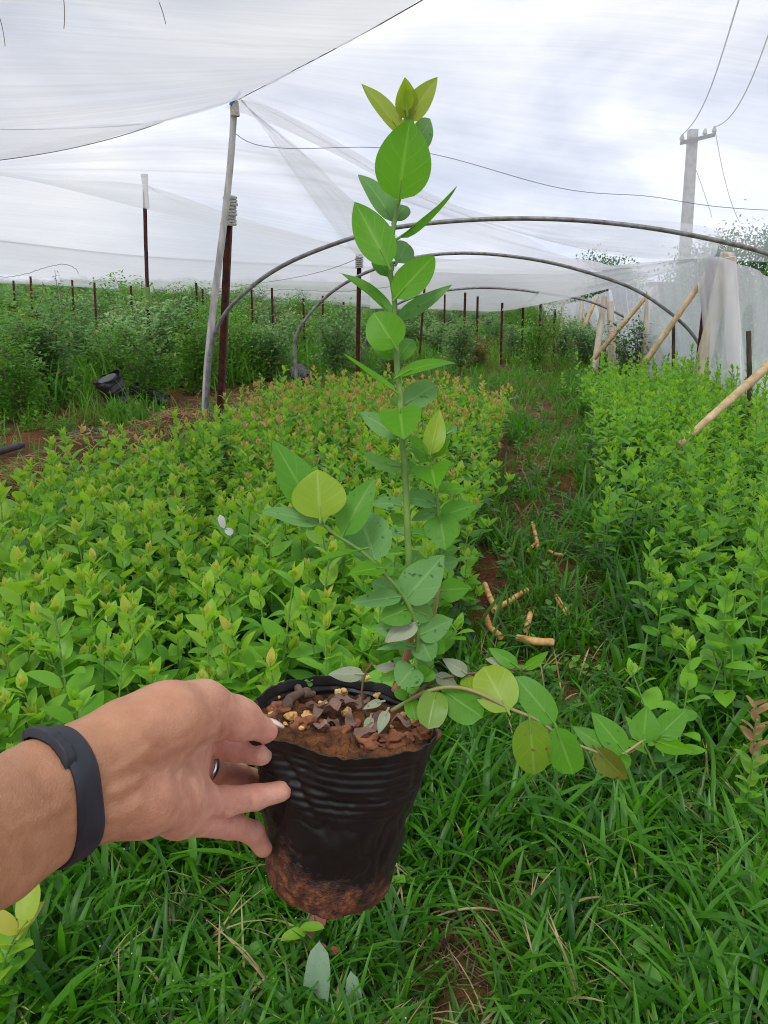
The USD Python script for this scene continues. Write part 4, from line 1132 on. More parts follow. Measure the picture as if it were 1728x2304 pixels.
for x, y, s in ((1165, 800, 0.010), (1370, 765, 0.011), (990, 825, 0.009), (800, 770, 0.010), (380, 590, 0.009), (1090, 800, 0.006), (1260, 790, 0.006), (600, 690, 0.008), (520, 690, 0.007), (700, 690, 0.006), (1330, 700, 0.005), (900, 690, 0.006), (1050, 640, 0.006), (320, 660, 0.007)):
    c = soil_at(*c2(x, y), -0.001)
    v, f = lump(rng, s * 0.72, (1.1, 0.9, 0.75), 0.7, 3)
    put("soil_clod", (v + c, f), "clod", smooth=True, label="reddish clod of earth on the potting soil", cat="clod", group="clods on the potting soil")
for x, y, L, W, a, tl in ((720, 640, 0.030, 0.020, 0.4, 0.25), (640, 590, 0.024, 0.012, -0.5, 0.2), (790, 530, 0.020, 0.015, 0.9, 0.5), (880, 540, 0.020, 0.013, 2.2, 0.3), (660, 740, 0.022, 0.012, -0.4, 0.4), (860, 690, 0.024, 0.012, 1.9, 0.3), (950, 570, 0.016, 0.012, 0.2, 0.4), (1070, 660, 0.022, 0.014, 1.0, 0.7),
                          (980, 760, 0.032, 0.013, 0.5, 0.6), (760, 690, 0.020, 0.014, -0.9, 0.3), (1215, 690, 0.022, 0.015, -0.5, 0.5)):
    c = soil_at(*c2(x, y), 0.003)
    L, W = L * rng.uniform(0.6, 0.95), W * rng.uniform(0.55, 1.0)
    V, Q, uv = leaf_local(L, W, 8, 5, fold=rng.uniform(-0.3, 0.6), curl=rng.uniform(-0.4, 0.4), wave=0.22, ph=rng.uniform(0, 6))
    d = unit(math.cos(a) * EX + math.sin(a) * EY + AXN * tl * 0.4)
    V = V - [L * 0.5, 0, 0]
    F = frame_of(d, AXN + 0.5 * rng.normal(0, 1, 3) * tl)
    put("dry_leaf", (V @ F.T + c + AXN * 0.002, Q), "dry_leaf", smooth=True, label="curled brown dead leaf lying on the potting soil", cat="dead leaf", group="dead leaves on the potting soil")
chip = MB()
for pts, r in (([(445, 570), (490, 500), (545, 480)], 0.0036), ([(545, 480), (590, 490), (632, 482)], 0.0030), ([(500, 420), (515, 450), (545, 485)], 0.0030), ([(545, 480), (560, 465), (600, 470)], 0.0024)):
    chip.add(*tube(spline([soil_at(*c2(*p), 0.003 + 0.001 * i) for i, p in enumerate(pts)], 8), r * np.array([1, 1.1, 0.95, 1.05, 1, 0.9, 0.85, 0.6]), 7))
put("root_chip", chip.mesh(), "wood_chip", smooth=True, label="forked grey-brown piece of root on the soil near the thumb", cat="wood chip")
put("twig", tube(spline([soil_at(*c2(930, 500)), at(*c2(955, 400), 0.508), at(*c2(985, 320), 0.506), at(*c2(1022, 272), 0.505)], 12), np.linspace(0.0010, 0.0007, 12), 5), "twig", smooth=True, label="thin reddish dead twig standing in the potting soil", cat="twig")
sp = thing("sprout", label="tiny three-leaved green sprout at the back of the bag's soil", cat="sprout")
s0 = soil_at(*c2(590, 440)); s1 = at(*c2(592, 405), 0.528)
put("stem", tube(spline([s0, (s0 + s1) / 2 + [0.001, 0, 0], s1], 6), 0.0004, 4), "green_stem", sp)
for x, y in ((565, 395), (610, 393), (598, 432), (578, 412)):
    d = at(*c2(x, y), 0.527) - s1
    V, Q, uv = leaf_local(np.linalg.norm(d) * 1.25, 0.004, 5, 3, a=0.5, b=0.5)
    put("leaf", (V @ frame_of(d, AXN).T + s1, Q), "held_mid", sp, smooth=True, uv=uv)

# ---------------------------------------------------------------- the potted blueberry plant
plant = thing("blueberry_plant", label="tall potted blueberry plant with large oval leaves held up in the black bag", cat="plant")


def plane_d(py):                        # the plant leans slightly away: depth along the view axis by photo row
    return 0.505 - 0.066 * (1540 - py) / 1370


def crop(x0, y0, s):
    return lambda x, y: (x / s + x0, y / s + y0)


C3, C4, C5, C6 = crop(700, 150, 4.1475), crop(750, 600, 4.74), crop(580, 950, 3.072), crop(850, 1400, 2.212)


def stem_path(pts, n=40, dd=0.0):
    return spline([at(x, y, plane_d(y) + (d[0] if d else 0) + dd) for x, y, *d in pts], n)


main_pts = [(*C2, ) for C2 in []]
sm = [C5(950, 1860), C5(985, 1745), C5(1015, 1660), C5(1045, 1560), C5(1058, 1450), C5(1062, 1300), C5(1052, 1080), C5(1042, 900), C5(1030, 640), C5(1015, 300), C5(990, 20), C4(718, 1500), C4(700, 1250), C4(680, 1100), C4(672, 880), C4(655, 520), C4(655, 380), C3(735, 1850), C3(760, 1560), C3(790, 1380), C3(830, 1180), C3(890, 800), C3(905, 560), C3(890, 430)]
ms = stem_path(sm, 120)
rad = np.interp(np.linspace(0, 1, 120), [0, 0.15, 0.5, 0.85, 1], [0.0028, 0.0023, 0.0019, 0.0014, 0.0012])
k_ = 26
put("stem", tube(ms[:k_ + 1], rad[:k_ + 1], 8), "orange_stem", plant, smooth=True, label="woody orange foot of the main stem")
put("stem", tube(ms[k_:], rad[k_:], 8), "green_stem", plant, smooth=True)
s2 = stem_path([(*C5(1085, 1800), 0.004), (*C5(1125, 1640), 0.006), (*C5(1170, 1480), 0.008), (*C5(1215, 1330), 0.01), (*C5(1250, 1150), 0.012), (*C5(1266, 950), 0.012), (*C5(1260, 800), 0.012), (*C5(1246, 620), 0.012), (*C5(1230, 450), 0.012), (*C5(1205, 290), 0.012)], 50)
put("stem", tube(s2[:24], np.linspace(0.0016, 0.0014, 24), 7), "runner_stem", plant, smooth=True)
put("stem", tube(s2[23:], np.linspace(0.0014, 0.0010, 27), 7), "green_stem", plant, smooth=True)
s3 = stem_path([(*C5(1075, 1830), -0.012), (*C5(1090, 1700), -0.014), (*C5(1100, 1460), -0.018), (*C5(1078, 1350), -0.020), (*C5(1050, 1280), -0.022), (*C5(960, 1140), -0.026), (*C5(860, 1035), -0.03), (*C5(760, 930), -0.034), (*C5(620, 830), -0.038), (*C5(450, 700), -0.042), (*C5(430, 665), -0.043)], 60)
put("stem", tube(s3, np.linspace(0.0015, 0.0009, 60), 7), "green_stem", plant, smooth=True)
s4 = stem_path([(*C6(70, 440), -0.006), (*C6(190, 370), -0.012), (*C6(300, 330), -0.016), (*C6(430, 330), -0.02), (*C6(560, 380), -0.024), (*C6(660, 430), -0.026), (*C6(780, 480), -0.028), (*C6(850, 525), -0.028), (*C6(950, 590), -0.028), (*C6(1060, 635), -0.028), (*C6(1200, 660), -0.028), (*C6(1290, 610), -0.026), (*C6(1400, 562), -0.024)], 60)
put("stem", tube(s4, np.linspace(0.0014, 0.0008, 60), 7), "runner_stem", plant, smooth=True)
s5 = stem_path([(*C6(150, 400), 0.0), (*C6(250, 310), 0.004), (*C6(340, 275), 0.006), (*C6(470, 255), 0.006), (*C6(640, 240), 0.006), (*C6(730, 232), 0.006)], 30)
put("stem", tube(s5, np.linspace(0.0012, 0.0007, 30), 6), "twig", plant, smooth=True)

lr = np.random.default_rng(71)


def leaf(C, b, t, W, mat, dt=0.0, db=0.0, face=(0, 0), fold=0.22, curl=0.14, wave=0.03, a=0.58, bb=0.98, sc=None, n=12, label=None):
    """One leaf from its foot b to its tip t (crop pixels), W = width in crop pixels; db, dt = how far foot and tip stand behind the plant's plane;
    face = how the blade is turned about its length and tipped."""
    s = {C3: 4.1475, C4: 4.74, C5: 3.072, C6: 2.212}[C]
    (bx, by), (tx, ty) = C(*b), C(*t)
    B, T = at(bx, by, plane_d(by) + db), at(tx, ty, plane_d(ty if abs(ty - by) < 400 else by) + dt)
    d = plane_d(by) + db
    L = np.linalg.norm(T - B); Wm = W / s / 1728 * d
    ax = (T - B) / L
    view = unit(EYE - (B + T) / 2)
    nrm = unit(view - ax * (view @ ax))
    nrm = rot(ax, face[0]) @ nrm
    V, Q, uv = leaf_local(L * 1.02, Wm / max(0.25, math.cos(face[0])) , n, 7, fold=fold, curl=curl * 1.8 + lr.uniform(-0.05, 0.12), wave=wave, a=a, b=bb, ph=lr.uniform(0, 6))
    ptl = tube(np.array([[-0.0025, 0, -0.0003], [0.0, 0, 0], [L * 0.25, 0, 0.0002]]), [0.0008, 0.0008, 0.0004], 5)
    F = frame_of(ax, nrm)
    m = MB(); m.add(V @ F.T + B, Q, uv); m.add(ptl[0] @ F.T + B, ptl[1], np.tile([0.1, 0.5], (len(ptl[0]), 1)))
    put("leaf", m.mesh(), mat, plant, smooth=True, uv=m.uv(), label=label)


Y, O, Br, Mi, G, P = "held_yellow", "held_olive", "held_bright", "held_mid", "held_grey", "held_pale"
leaf(C3, (855, 640), (480, 100), 165, O, 0.004, 0, (0.5, 1), 0.35, 0.08)
leaf(C3, (905, 520), (1172, 58), 215, O, -0.004, 0, (-0.2, 1), 0.5, 0.1)
leaf(C3, (890, 500), (850, 118), 215, O, 0.0, 0.003, (0.3, 1), 0.5, -0.15)
leaf(C3, (895, 420), (872, 105), 140, Y, -0.006, -0.003, (0, 1), 0.6, -0.12)
leaf(C3, (880, 650), (930, 420), 120, Y, 0.0, 0.0, (0, 1), 0.6, 0.0)
leaf(C3, (945, 735), (1192, 462), 235, G, 0.016, 0.006, (0.35, 1), 0.2, 0.1)
leaf(C3, (812, 1245), (925, 480), 520, Br, -0.012, -0.010, (0, 1), 0.12, 0.04, 0.012, 0.58, 0.86, n=16, label="largest bright green leaf near the top")
leaf(C3, (775, 1460), (478, 888), 215, G, 0.012, 0.004, (0.5, 1), 0.3, 0.1)
leaf(C3, (775, 1440), (890, 1260), 190, G, 0.012, 0.006, (-0.4, 1), 0.2, 0.1, 0.02, 0.5, 0.72)
leaf(C3, (725, 1862), (398, 1220), 355, Br, 0.006, -0.010, (0.15, 1), 0.2, 0.06, 0.012, 0.58, 0.95, n=16)
leaf(C3, (822, 1598), (1396, 1158), 75, Mi, 0.012, 0, (1.0, 1), 0.5, 0.04)
leaf(C3, (800, 1830), (935, 1590), 230, G, 0.02, 0.008, (0.1, 1), 0.2, 0.1, 0.02, 0.5, 0.72)
leaf(C3, (722, 1960), (600, 1700), 190, Mi, 0.016, 0.006, (0.3, 1), 0.2, 0.1, 0.02, 0.5, 0.72)
leaf(C4, (662, 340), (1092, -165), 345, Br, 0.004, -0.010, (-0.2, 1), 0.15, 0.07, 0.012, 0.52, 0.78, n=16)
leaf(C4, (632, 520), (117, -50), 125, Mi, 0.01, 0, (0.8, 1), 0.5, 0.05)
leaf(C4, (672, 565), (1247, 222), 170, G, 0.018, 0.004, (-0.3, 1), 0.25, -0.05)
leaf(C4, (665, 862), (418, 476), 430, Br, -0.006, -0.010, (0.1, 1), 0.12, 0.06, 0.012, 0.5, 0.7, n=16)
leaf(C4, (668, 992), (378, 690), 200, Mi, 0.016, 0.006, (0.2, 1), 0.2, 0.1, 0.02, 0.52, 0.8)
leaf(C4, (690, 992), (862, 715), 215, Mi, 0.018, 0.006, (-0.2, 1), 0.2, 0.1, 0.02, 0.5, 0.72)
leaf(C4, (684, 1175), (1312, 830), 135, Br, 0.004, -0.004, (-0.7, 1), 0.25, 0.16)
leaf(C4, (672, 1335), (92, 962), 62, Br, 0.004, -0.004, (0.9, 1), 0.5, -0.10)
leaf(C4, (745, 1480), (1118, 1225), 285, G, 0.012, 0.004, (-0.1, 1), 0.15, 0.1, 0.05, 0.45, 0.5)
leaf(C4, (690, 1490), (608, 1355), 100, Mi, 0.012, 0.006, (0.2, 1), 0.2)
leaf(C4, (708, 1522), (728, 1672), 445, Br, -0.034, -0.004, (0.0, 1), 0.3, 0.15, 0.012, 0.5, 0.6)
leaf(C4, (712, 1822), (282, 1535), 215, G, 0.012, 0.002, (0.2, 1), 0.2, 0.08, 0.04, 0.52, 0.8)
leaf(C4, (1030, 2005), (1152, 1505), 235, Y, 0.012, 0.004, (0.2, 1), 0.25, 0.06)
leaf(C4, (1062, 2045), (1235, 1650), 205, Br, 0.02, 0.012, (-0.3, 1), 0.25, 0.08)
leaf(C4, (1040, 2075), (850, 1850), 200, Mi, 0.012, 0.008, (0.2, 1), 0.2, 0.1, 0.02, 0.5, 0.72)
leaf(C4, (1020, 2005), (742, 1738), 75, Br, -0.006, 0.0, (0.8, 1), 0.4, 0.05)
leaf(C4, (1235, 1770), (1352, 1688), 75, G, 0.02, 0.012, (0.2, 1))
leaf(C5, (1010, 300), (655, 282), 109, G, 0.01, 0, (-0.6, 1), 0.3, 0.2)
leaf(C5, (1005, 295), (1095, 375), 126, G, 0.016, 0.008, (0.2, 1))
leaf(C5, (1200, 300), (1215, 372), 270, Br, -0.02, 0.008, (0, 1), 0.3, 0.15)
leaf(C5, (1245, 480), (1455, 425), 86, Br, 0.016, 0.012, (-0.7, 1), 0.3, 0.1)
leaf(C5, (1235, 560), (975, 478), 121, G, 0.006, 0.012, (0.6, 1), 0.3, 0.12)
leaf(C5, (1260, 655), (1532, 540), 144, Mi, 0.018, 0.012, (-0.3, 1), 0.3, 0.1)
leaf(C5, (1240, 610), (1045, 668), 92, G, 0.016, 0.012, (0.3, 1))
leaf(C5, (1255, 640), (1290, 865), 236, Mi, -0.004, 0.012, (0.1, 1), 0.2, 0.1, 0.02, 0.5, 0.72)
leaf(C5, (1002, 582), (755, 518), 98, G, 0.012, 0.004, (0.4, 1), 0.3, 0.2)
leaf(C5, (1045, 775), (1312, 762), 69, Mi, 0.006, 0.002, (-0.7, 1), 0.4)
leaf(C5, (1012, 778), (868, 722), 71, G, 0.006, 0.002, (0.5, 1))
leaf(C5, (1025, 885), (868, 870), 44, Mi, 0.006, 0.002, (0.7, 1))
leaf(C5, (1055, 1005), (1130, 865), 172, Mi, 0.02, 0.004, (0, 1))
leaf(C5, (402, 640), (112, 112), 259, Mi, -0.03, -0.034, (0.3, 1), 0.2, 0.05)
leaf(C5, (432, 668), (412, 325), 379, Y, -0.04, -0.046, (0, 1), 0.12, 0.04, 0.01, 0.62, 0.9, n=16, label="yellow-green leaf at the end of the left branch")
leaf(C5, (432, 708), (15, 570), 126, G, -0.036, -0.042, (0.5, 1), 0.3, 0.12)
leaf(C5, (585, 785), (795, 365), 218, Mi, -0.03, -0.038, (-0.2, 1), 0.25, 0.05)
leaf(C5, (815, 965), (700, 620), 339, G, -0.012, -0.03, (0.15, 1), 0.15, 0.06, 0.02, 0.5, 0.5, n=14)
leaf(C5, (742, 872), (325, 975), 41, Br, -0.05, -0.034, (0.9, 1), 0.5, 0.05)
leaf(C5, (872, 1010), (660, 1005), 103, Br, -0.05, -0.03, (0.7, 1), 0.3, 0.12)
leaf(C5, (860, 1035), (955, 945), 126, Mi, -0.02, -0.03, (0.3, 1))
leaf(C5, (1000, 1205), (642, 1240), 121, G, -0.034, -0.024, (0.3, 1), 0.3, 0.08)
leaf(C5, (985, 1195), (770, 1090), 172, G, -0.016, -0.024, (0.1, 1), 0.2, 0.1)
leaf(C5, (1005, 1245), (1285, 915), 276, G, -0.012, -0.022, (-0.1, 1), 0.15, 0.06, 0.03, n=14)
leaf(C5, (1052, 1285), (880, 1350), 190, Mi, -0.034, -0.02, (0.1, 1), 0.2, 0.2, 0.03, 0.5, 0.72)
leaf(C5, (1060, 1285), (1232, 1362), 155, G, -0.014, -0.02, (0.1, 1), 0.2, 0.1)
leaf(C5, (1258, 985), (1428, 955), 103, G, 0.02, 0.012, (0.1, 1))
leaf(C5, (1250, 1165), (1474, 1148), 167, Mi, 0.014, 0.012, (0.1, 1), 0.2, 0.05)
leaf(C5, (1095, 1400), (822, 1425), 172, G, -0.028, -0.018, (0.1, 1), 0.2, 0.15, 0.03, 0.5, 0.72)
leaf(C5, (1085, 1385), (905, 1485), 150, P, -0.034, -0.02, (0.2, 1), 0.35, 0.25, 0.06)
leaf(C5, (1105, 1480), (1358, 1362), 172, G, -0.012, -0.016, (0.1, 1), 0.2, 0.06, 0.03)
leaf(C5, (1120, 1490), (1195, 1645), 190, G, -0.022, -0.012, (0.1, 1), 0.2, 0.1, 0.03, 0.5, 0.72)
leaf(C5, (1180, 1520), (1275, 1500), 161, Mi, 0.01, 0.006, (0.1, 1), 0.2, 0.1, 0.02, 0.5, 0.72)
leaf(C5, (1092, 1550), (825, 1525), 52, G, -0.02, -0.016, (0.6, 1))
leaf(C5, (735, 1742), (478, 1738), 109, P, 0.012, 0.006, (0.1, 1), -0.2, 0.05, label="pale withered leaf at the bag's back rim")
leaf(C5, (1000, 1705), (788, 1688), 78, P, 0.004, 0.0, (0.1, 1), 0.2, 0.1)
leaf(C5, (985, 1742), (845, 1772), 75, Mi, -0.006, 0.0, (0.1, 1), 0.2, 0.15)
leaf(C5, (1085, 1690), (985, 1800), 218, G, -0.03, -0.014, (0.1, 1), 0.15, 0.1, 0.03, 0.5, 0.72)
leaf(C5, (1200, 1700), (1130, 1790), 126, Mi, -0.014, -0.008, (0.1, 1))
leaf(C6, (650, 445), (525, 212), 222, Y, -0.012, -0.028, (0.1, 1), 0.1, 0.06, 0.01, 0.5, 0.5, n=14)
leaf(C6, (880, 505), (697, 268), 150, Mi, -0.018, -0.028, (0.2, 1), 0.15, 0.06, 0.015, 0.5, 0.58)
leaf(C6, (755, 478), (782, 790), 195, "held_red_spot", -0.034, -0.03, (0, 1), 0.1, 0.08, 0.015, 0.52, 0.6, n=14)
leaf(C6, (885, 520), (975, 772), 170, Mi, -0.036, -0.03, (0.1, 1), 0.15, 0.1, 0.03, 0.45, 0.42)
leaf(C6, (1160, 650), (982, 515), 98, Mi, -0.02, -0.026, (0.2, 1), 0.15)
leaf(C6, (1235, 655), (1072, 452), 130, Mi, -0.02, -0.028, (0.1, 1), 0.2, 0.06)
leaf(C6, (1085, 625), (1245, 812), 125, "held_brown", -0.036, -0.028, (0.3, 1), 0.35, 0.1, label="folded leaf with a brown scorched tip")
leaf(C6, (1165, 665), (1262, 715), 75, Mi, -0.03, -0.028, (0.2, 1), 0.2, 0.1, 0.02, 0.5, 0.4)
leaf(C6, (1320, 605), (1340, 418), 148, Mi, -0.02, -0.026, (0.1, 1), 0.15, 0.06)
leaf(C6, (1392, 572), (1548, 428), 130, Mi, -0.016, -0.024, (0.1, 1), 0.15, 0.06)
leaf(C6, (1368, 588), (1582, 655), 82, Br, -0.03, -0.024, (0.2, 1), 0.2, 0.06)
leaf(C6, (725, 232), (862, 152), 52, Br, 0.008, 0.006, (0.3, 1), 0.25)
leaf(C6, (695, 222), (555, 126), 76, Mi, 0.01, 0.006, (0.1, 1), 0.2)
leaf(C6, (445, 258), (330, 183), 76, P, 0.004, 0.006, (0.1, 1), 0.2)
leaf(C6, (640, 212), (530, 172), 46, P, 0.014, 0.008, (0.2, 1), 0.2)
leaf(C6, (440, 268), (468, 345), 80, Y, 0.002, 0.008, (0.2, 1), 0.2)
leaf(C6, (330, 345), (508, 470), 175, Mi, -0.03, -0.012, (0.1, 1), 0.15, 0.12, 0.03, 0.5, 0.42)
leaf(C6, (290, 338), (258, 505), 150, "held_red_spot", -0.036, -0.014, (0, 1), 0.1, 0.08, 0.02, 0.45, 0.42, label="round leaf spotted with red at the bag's right rim")
leaf(C6, (160, 372), (182, 472), 80, Br, -0.022, -0.008, (0.1, 1), 0.15, 0.1, 0.02, 0.5, 0.45)
leaf(C6, (152, 372), (92, 350), 54, Mi, -0.012, -0.006, (0.1, 1), 0.2, 0.1, 0.02, 0.5, 0.45)
leaf(C6, (48, 440), (2, 545), 56, P, -0.016, -0.004, (0.2, 1), 0.2, 0.1)
leaf(C6, (20, 395), (-70, 420), 40, P, -0.008, -0.002, (0.3, 1), 0.3, 0.2)
leaf(C6, (-35, 470), (-60, 560), 48, P, -0.01, 0.0, (0.2, 1), 0.2, 0.1)
leaf(C6, (285, 262), (402, 318), 70, P, 0.006, 0.004, (0.1, 1), 0.3, 0.1, 0.05)

for (bx, by), (tx, ty), W, m_, dz in (((1040, 1150), (900, 1020), 130, Mi, 0.014), ((1035, 700), (900, 640), 90, Mi, 0.014), ((1060, 1350), (1190, 1230), 120, Mi, 0.02), ((1100, 1600), (960, 1560), 120, Mi, 0.008), ((1110, 1620), (1230, 1720), 130, G, -0.004),
                                      ((1250, 1100), (1120, 1010), 120, Mi, 0.022), ((1262, 900), (1400, 860), 95, Mi, 0.022), ((1240, 1220), (1110, 1180), 110, G, 0.02), ((1090, 1450), (1250, 1560), 130, Mi, 0.006), ((980, 1160), (860, 1240), 110, Mi, -0.014),
                                      ((1060, 1700), (920, 1640), 100, G, 0.006), ((1180, 1500), (1330, 1600), 120, Mi, 0.016), ((900, 1075), (1010, 1040), 100, Mi, -0.01), ((700, 880), (640, 770), 80, Mi, -0.02), ((1090, 1690), (1190, 1800), 130, Mi, -0.012)):
    leaf(C5, (bx, by), (tx, ty), W, m_, dz, dz - 0.004, (lr.uniform(-0.3, 0.3), 1))
# ---------------------------------------------------------------- the forearm and hand (one continuous skin)
def c1(x, y, d):
    return at(x / 2.37, y / 2.37 + 1450, d)


def to_c1(P):
    px, py, d = project(P)
    return px * 2.37, (py - 1450) * 2.37


CH = {}
CH["arm_u"] = [((-700, 1190, 0.250), 24), ((-42, 880, 0.325), 21.5), ((250, 735, 0.347), 18.0), ((420, 640, 0.365), 16.0), ((520, 590, 0.373), 16.0)]
CH["arm_l"] = [((-700, 1420, 0.255), 24), ((-42, 1085, 0.325), 21.5), ((240, 940, 0.350), 18.3), ((450, 850, 0.366), 16.2), ((600, 822, 0.375), 15.4)]
CH["thenar"] = [((470, 640, 0.372), 15.5), ((700, 490, 0.386), 17.2), ((900, 400, 0.402), 17.6), ((1078, 345, 0.424), 13.6), ((1265, 394, 0.447), 10.2), ((1418, 462, 0.466), 7.6)]
CH["hypo"] = [((560, 815, 0.374), 15.6), ((760, 818, 0.390), 17.2), ((925, 806, 0.412), 14.8), ((1010, 845, 0.428), 11.2)]
CH["mid_palm"] = [((520, 740, 0.378), 17), ((720, 660, 0.402), 17), ((900, 600, 0.428), 15.5), ((985, 560, 0.447), 13)]
CH["knuckles"] = [((985, 470, 0.452), 12.5), ((965, 610, 0.452), 12.5), ((945, 770, 0.430), 13), ((945, 905, 0.420), 12.0)]
CH["thenar_in"] = [((800, 560, 0.405), 16), ((960, 470, 0.430), 14), ((1060, 410, 0.440), 11)]
FING = {
    "index": [((975, 470, 0.446), 11.6), ((1120, 520, 0.476), 9.4), ((1255, 552, 0.481), 8.4), ((1393, 583, 0.471), 7.3)],
    "middle": [((960, 610, 0.452), 11.6), ((1130, 668, 0.492), 9.0), ((1272, 700, 0.524), 8.2), ((1385, 728, 0.552), 7.0)],
    "ring": [((940, 830, 0.414), 11.5), ((1190, 842, 0.448), 8.6), ((1348, 818, 0.464), 7.6), ((1500, 783, 0.4735), 6.4)],
    "pinky": [((950, 915, 0.420), 10.6), ((1225, 962, 0.464), 7.9), ((1345, 1000, 0.486), 7.2), ((1402, 1085, 0.4965), 6.2)],
}
CH.update(FING)
VOX = 0.00125
segs = []
for name, pts in CH.items():
    q = [(c1(*p), r / 1000) for p, r in pts]
    for (a, ra), (b, rb) in zip(q[:-1], q[1:]):
        segs.append((a, b, ra, rb, name))
allp = np.array([p for s in segs for p in s[:2]])
lo, hi = allp.min(0) - 0.03, allp.max(0) + 0.03
lo[0] = max(lo[0], c1(-330, 1100, 0.28)[0])
dims = np.ceil((hi - lo) / VOX).astype(int)
ax_ = [lo[i] + np.arange(dims[i]) * VOX for i in range(3)]
FLD = np.full(dims, 0.05, np.float32)
FING_FLD = {}


def cone_dist(P, a, b, ra, rb):
    ab = b - a
    t = np.clip(((P - a) @ ab) / (ab @ ab), 0, 1)
    return np.linalg.norm(P - (a + t[..., None] * ab), axis=-1) - (ra + (rb - ra) * t)


def smin(a, b, k):
    h = np.clip(0.5 + 0.5 * (b - a) / k, 0, 1)
    return b + (a - b) * h - k * h * (1 - h)


def block(a, b, m):
    l, u = np.minimum(a, b) - m, np.maximum(a, b) + m
    i0 = np.clip(np.floor((l - lo) / VOX).astype(int), 0, dims - 1); i1 = np.clip(np.ceil((u - lo) / VOX).astype(int) + 1, 1, dims)
    return tuple(slice(x, y) for x, y in zip(i0, i1))


def grid(sl):
    return np.stack(np.meshgrid(*[ax_[i][sl[i]] for i in range(3)], indexing="ij"), -1)


parts_f = {}
for a, b, ra, rb, name in segs:
    g = parts_f.setdefault("body" if name not in FING else name, np.full(dims, 0.05, np.float32))
    sl = block(a, b, max(ra, rb) + 0.018)
    k = 0.012 if name not in FING else 0.004
    d = cone_dist(grid(sl), a, b, ra, rb)
    g[sl] = smin(g[sl], d.astype(np.float32), k)
FLD = parts_f["body"]
for name in FING:
    root = c1(*FING[name][0][0])
    # wide blending at the root only, so that neighbouring fingers stay apart
    FLD_new = smin(FLD, parts_f[name], 0.006)
    FLD = FLD_new.astype(np.float32)
# finger separation: fingers were blended one after another, carve thin grooves where two fingers run side by side
for n1, n2 in (("ring", "pinky"), ("index", "middle"), ("middle", "ring")):
    near = (np.abs(parts_f[n1] - parts_f[n2]) < 0.0022) & (np.maximum(parts_f[n1], parts_f[n2]) < 0.004) & (parts_f["body"] > 0.0015)
    FLD = np.where(near, np.maximum(FLD, np.minimum(parts_f[n1], parts_f[n2]) + 0.0012), FLD)
# creases of the palm and the finger joints, lines of the wrist
sl_near = np.abs(FLD) < 0.006
idx = np.argwhere(sl_near)
Pn = lo + idx * VOX
X1, Y1 = to_c1(Pn)
dep = (Pn - EYE) @ FWD
add = np.zeros(len(Pn))


def crease(poly, depth, width, dmax=9.0):
    global add
    p = spline(np.array(poly, float), 40)
    best = np.full(len(Pn), 1e9)
    for a, b in zip(p[:-1], p[1:]):
        ab = b - a; L2_ = ab @ ab
        t = np.clip(((X1 - a[0]) * ab[0] + (Y1 - a[1]) * ab[1]) / L2_, 0, 1)
        best = np.minimum(best, np.hypot(X1 - a[0] - t * ab[0], Y1 - a[1] - t * ab[1]))
    add += 1.35 * depth * np.exp(-(best / (width * 0.75)) ** 2) * (dep < dmax)


crease([(1178, 350), (1182, 425), (1165, 470)], 0.0012, 13, 0.47)
crease([(1180, 440), (1120, 540), (1030, 610), (960, 650), (925, 700)], 0.0014, 16, 0.45)
crease([(950, 640), (945, 740), (960, 830), (950, 930)], 0.0009, 13, 0.45)
crease([(985, 690), (1030, 770), (1045, 860), (1010, 960)], 0.0010, 13, 0.45)
crease([(1178, 765), (1192, 840), (1180, 925)], 0.0009, 12, 0.47)
crease([(1335, 745), (1348, 820), (1338, 895)], 0.0008, 11, 0.48)
crease([(1182, 590), (1190, 540), (1215, 465)], 0.0009, 11)
crease([(1272, 520), (1288, 560), (1278, 620)], 0.0008, 10)
crease([(1352, 915), (1360, 985), (1330, 1030)], 0.0007, 10)
crease([(1080, 250), (1150, 320), (1210, 330)], 0.0004, 20, 0.44)
crease([(590, 790), (680, 760), (760, 700)], -0.0010, 28, 0.40)
crease([(600, 930), (690, 900), (740, 850)], -0.0007, 22, 0.40)
crease([(575, 850), (660, 825), (730, 775)], 0.0008, 22, 0.40)
crease([(60, 1000), (200, 930), (360, 850)], -0.0009, 34, 0.37)
crease([(570, 700), (680, 640), (800, 560)], -0.0006, 26, 0.40)
for x_, y0_, y1_, q_ in ((1165, 775, 920, .6), (1208, 772, 915, .5), (1325, 750, 890, .4), (1362, 745, 880, .4), (1230, 470, 590, .4), (1300, 520, 630, .4), (560, 560, 900, .5), (590, 600, 880, .4)):
    crease([(x_, y0_), (x_ + 10, (y0_ + y1_) / 2), (x_, y1_)], 0.0006 * q_, 9, 0.49)
crease([(700, 700), (790, 720), (880, 800)], 0.0005, 12, 0.42)
crease([(760, 640), (850, 690), (930, 760)], 0.0005, 12, 0.43)
crease([(800, 900), (880, 860), (950, 850)], 0.0004, 12, 0.43)
add += 0.0005 * (meshkit.noise(Pn * 260) - 0.5) + 0.0010 * (meshkit.noise(Pn * 70) - 0.5)
FLD[tuple(idx.T)] += add.astype(np.float32)
FLD = gaussian_filter(FLD, 0.75)


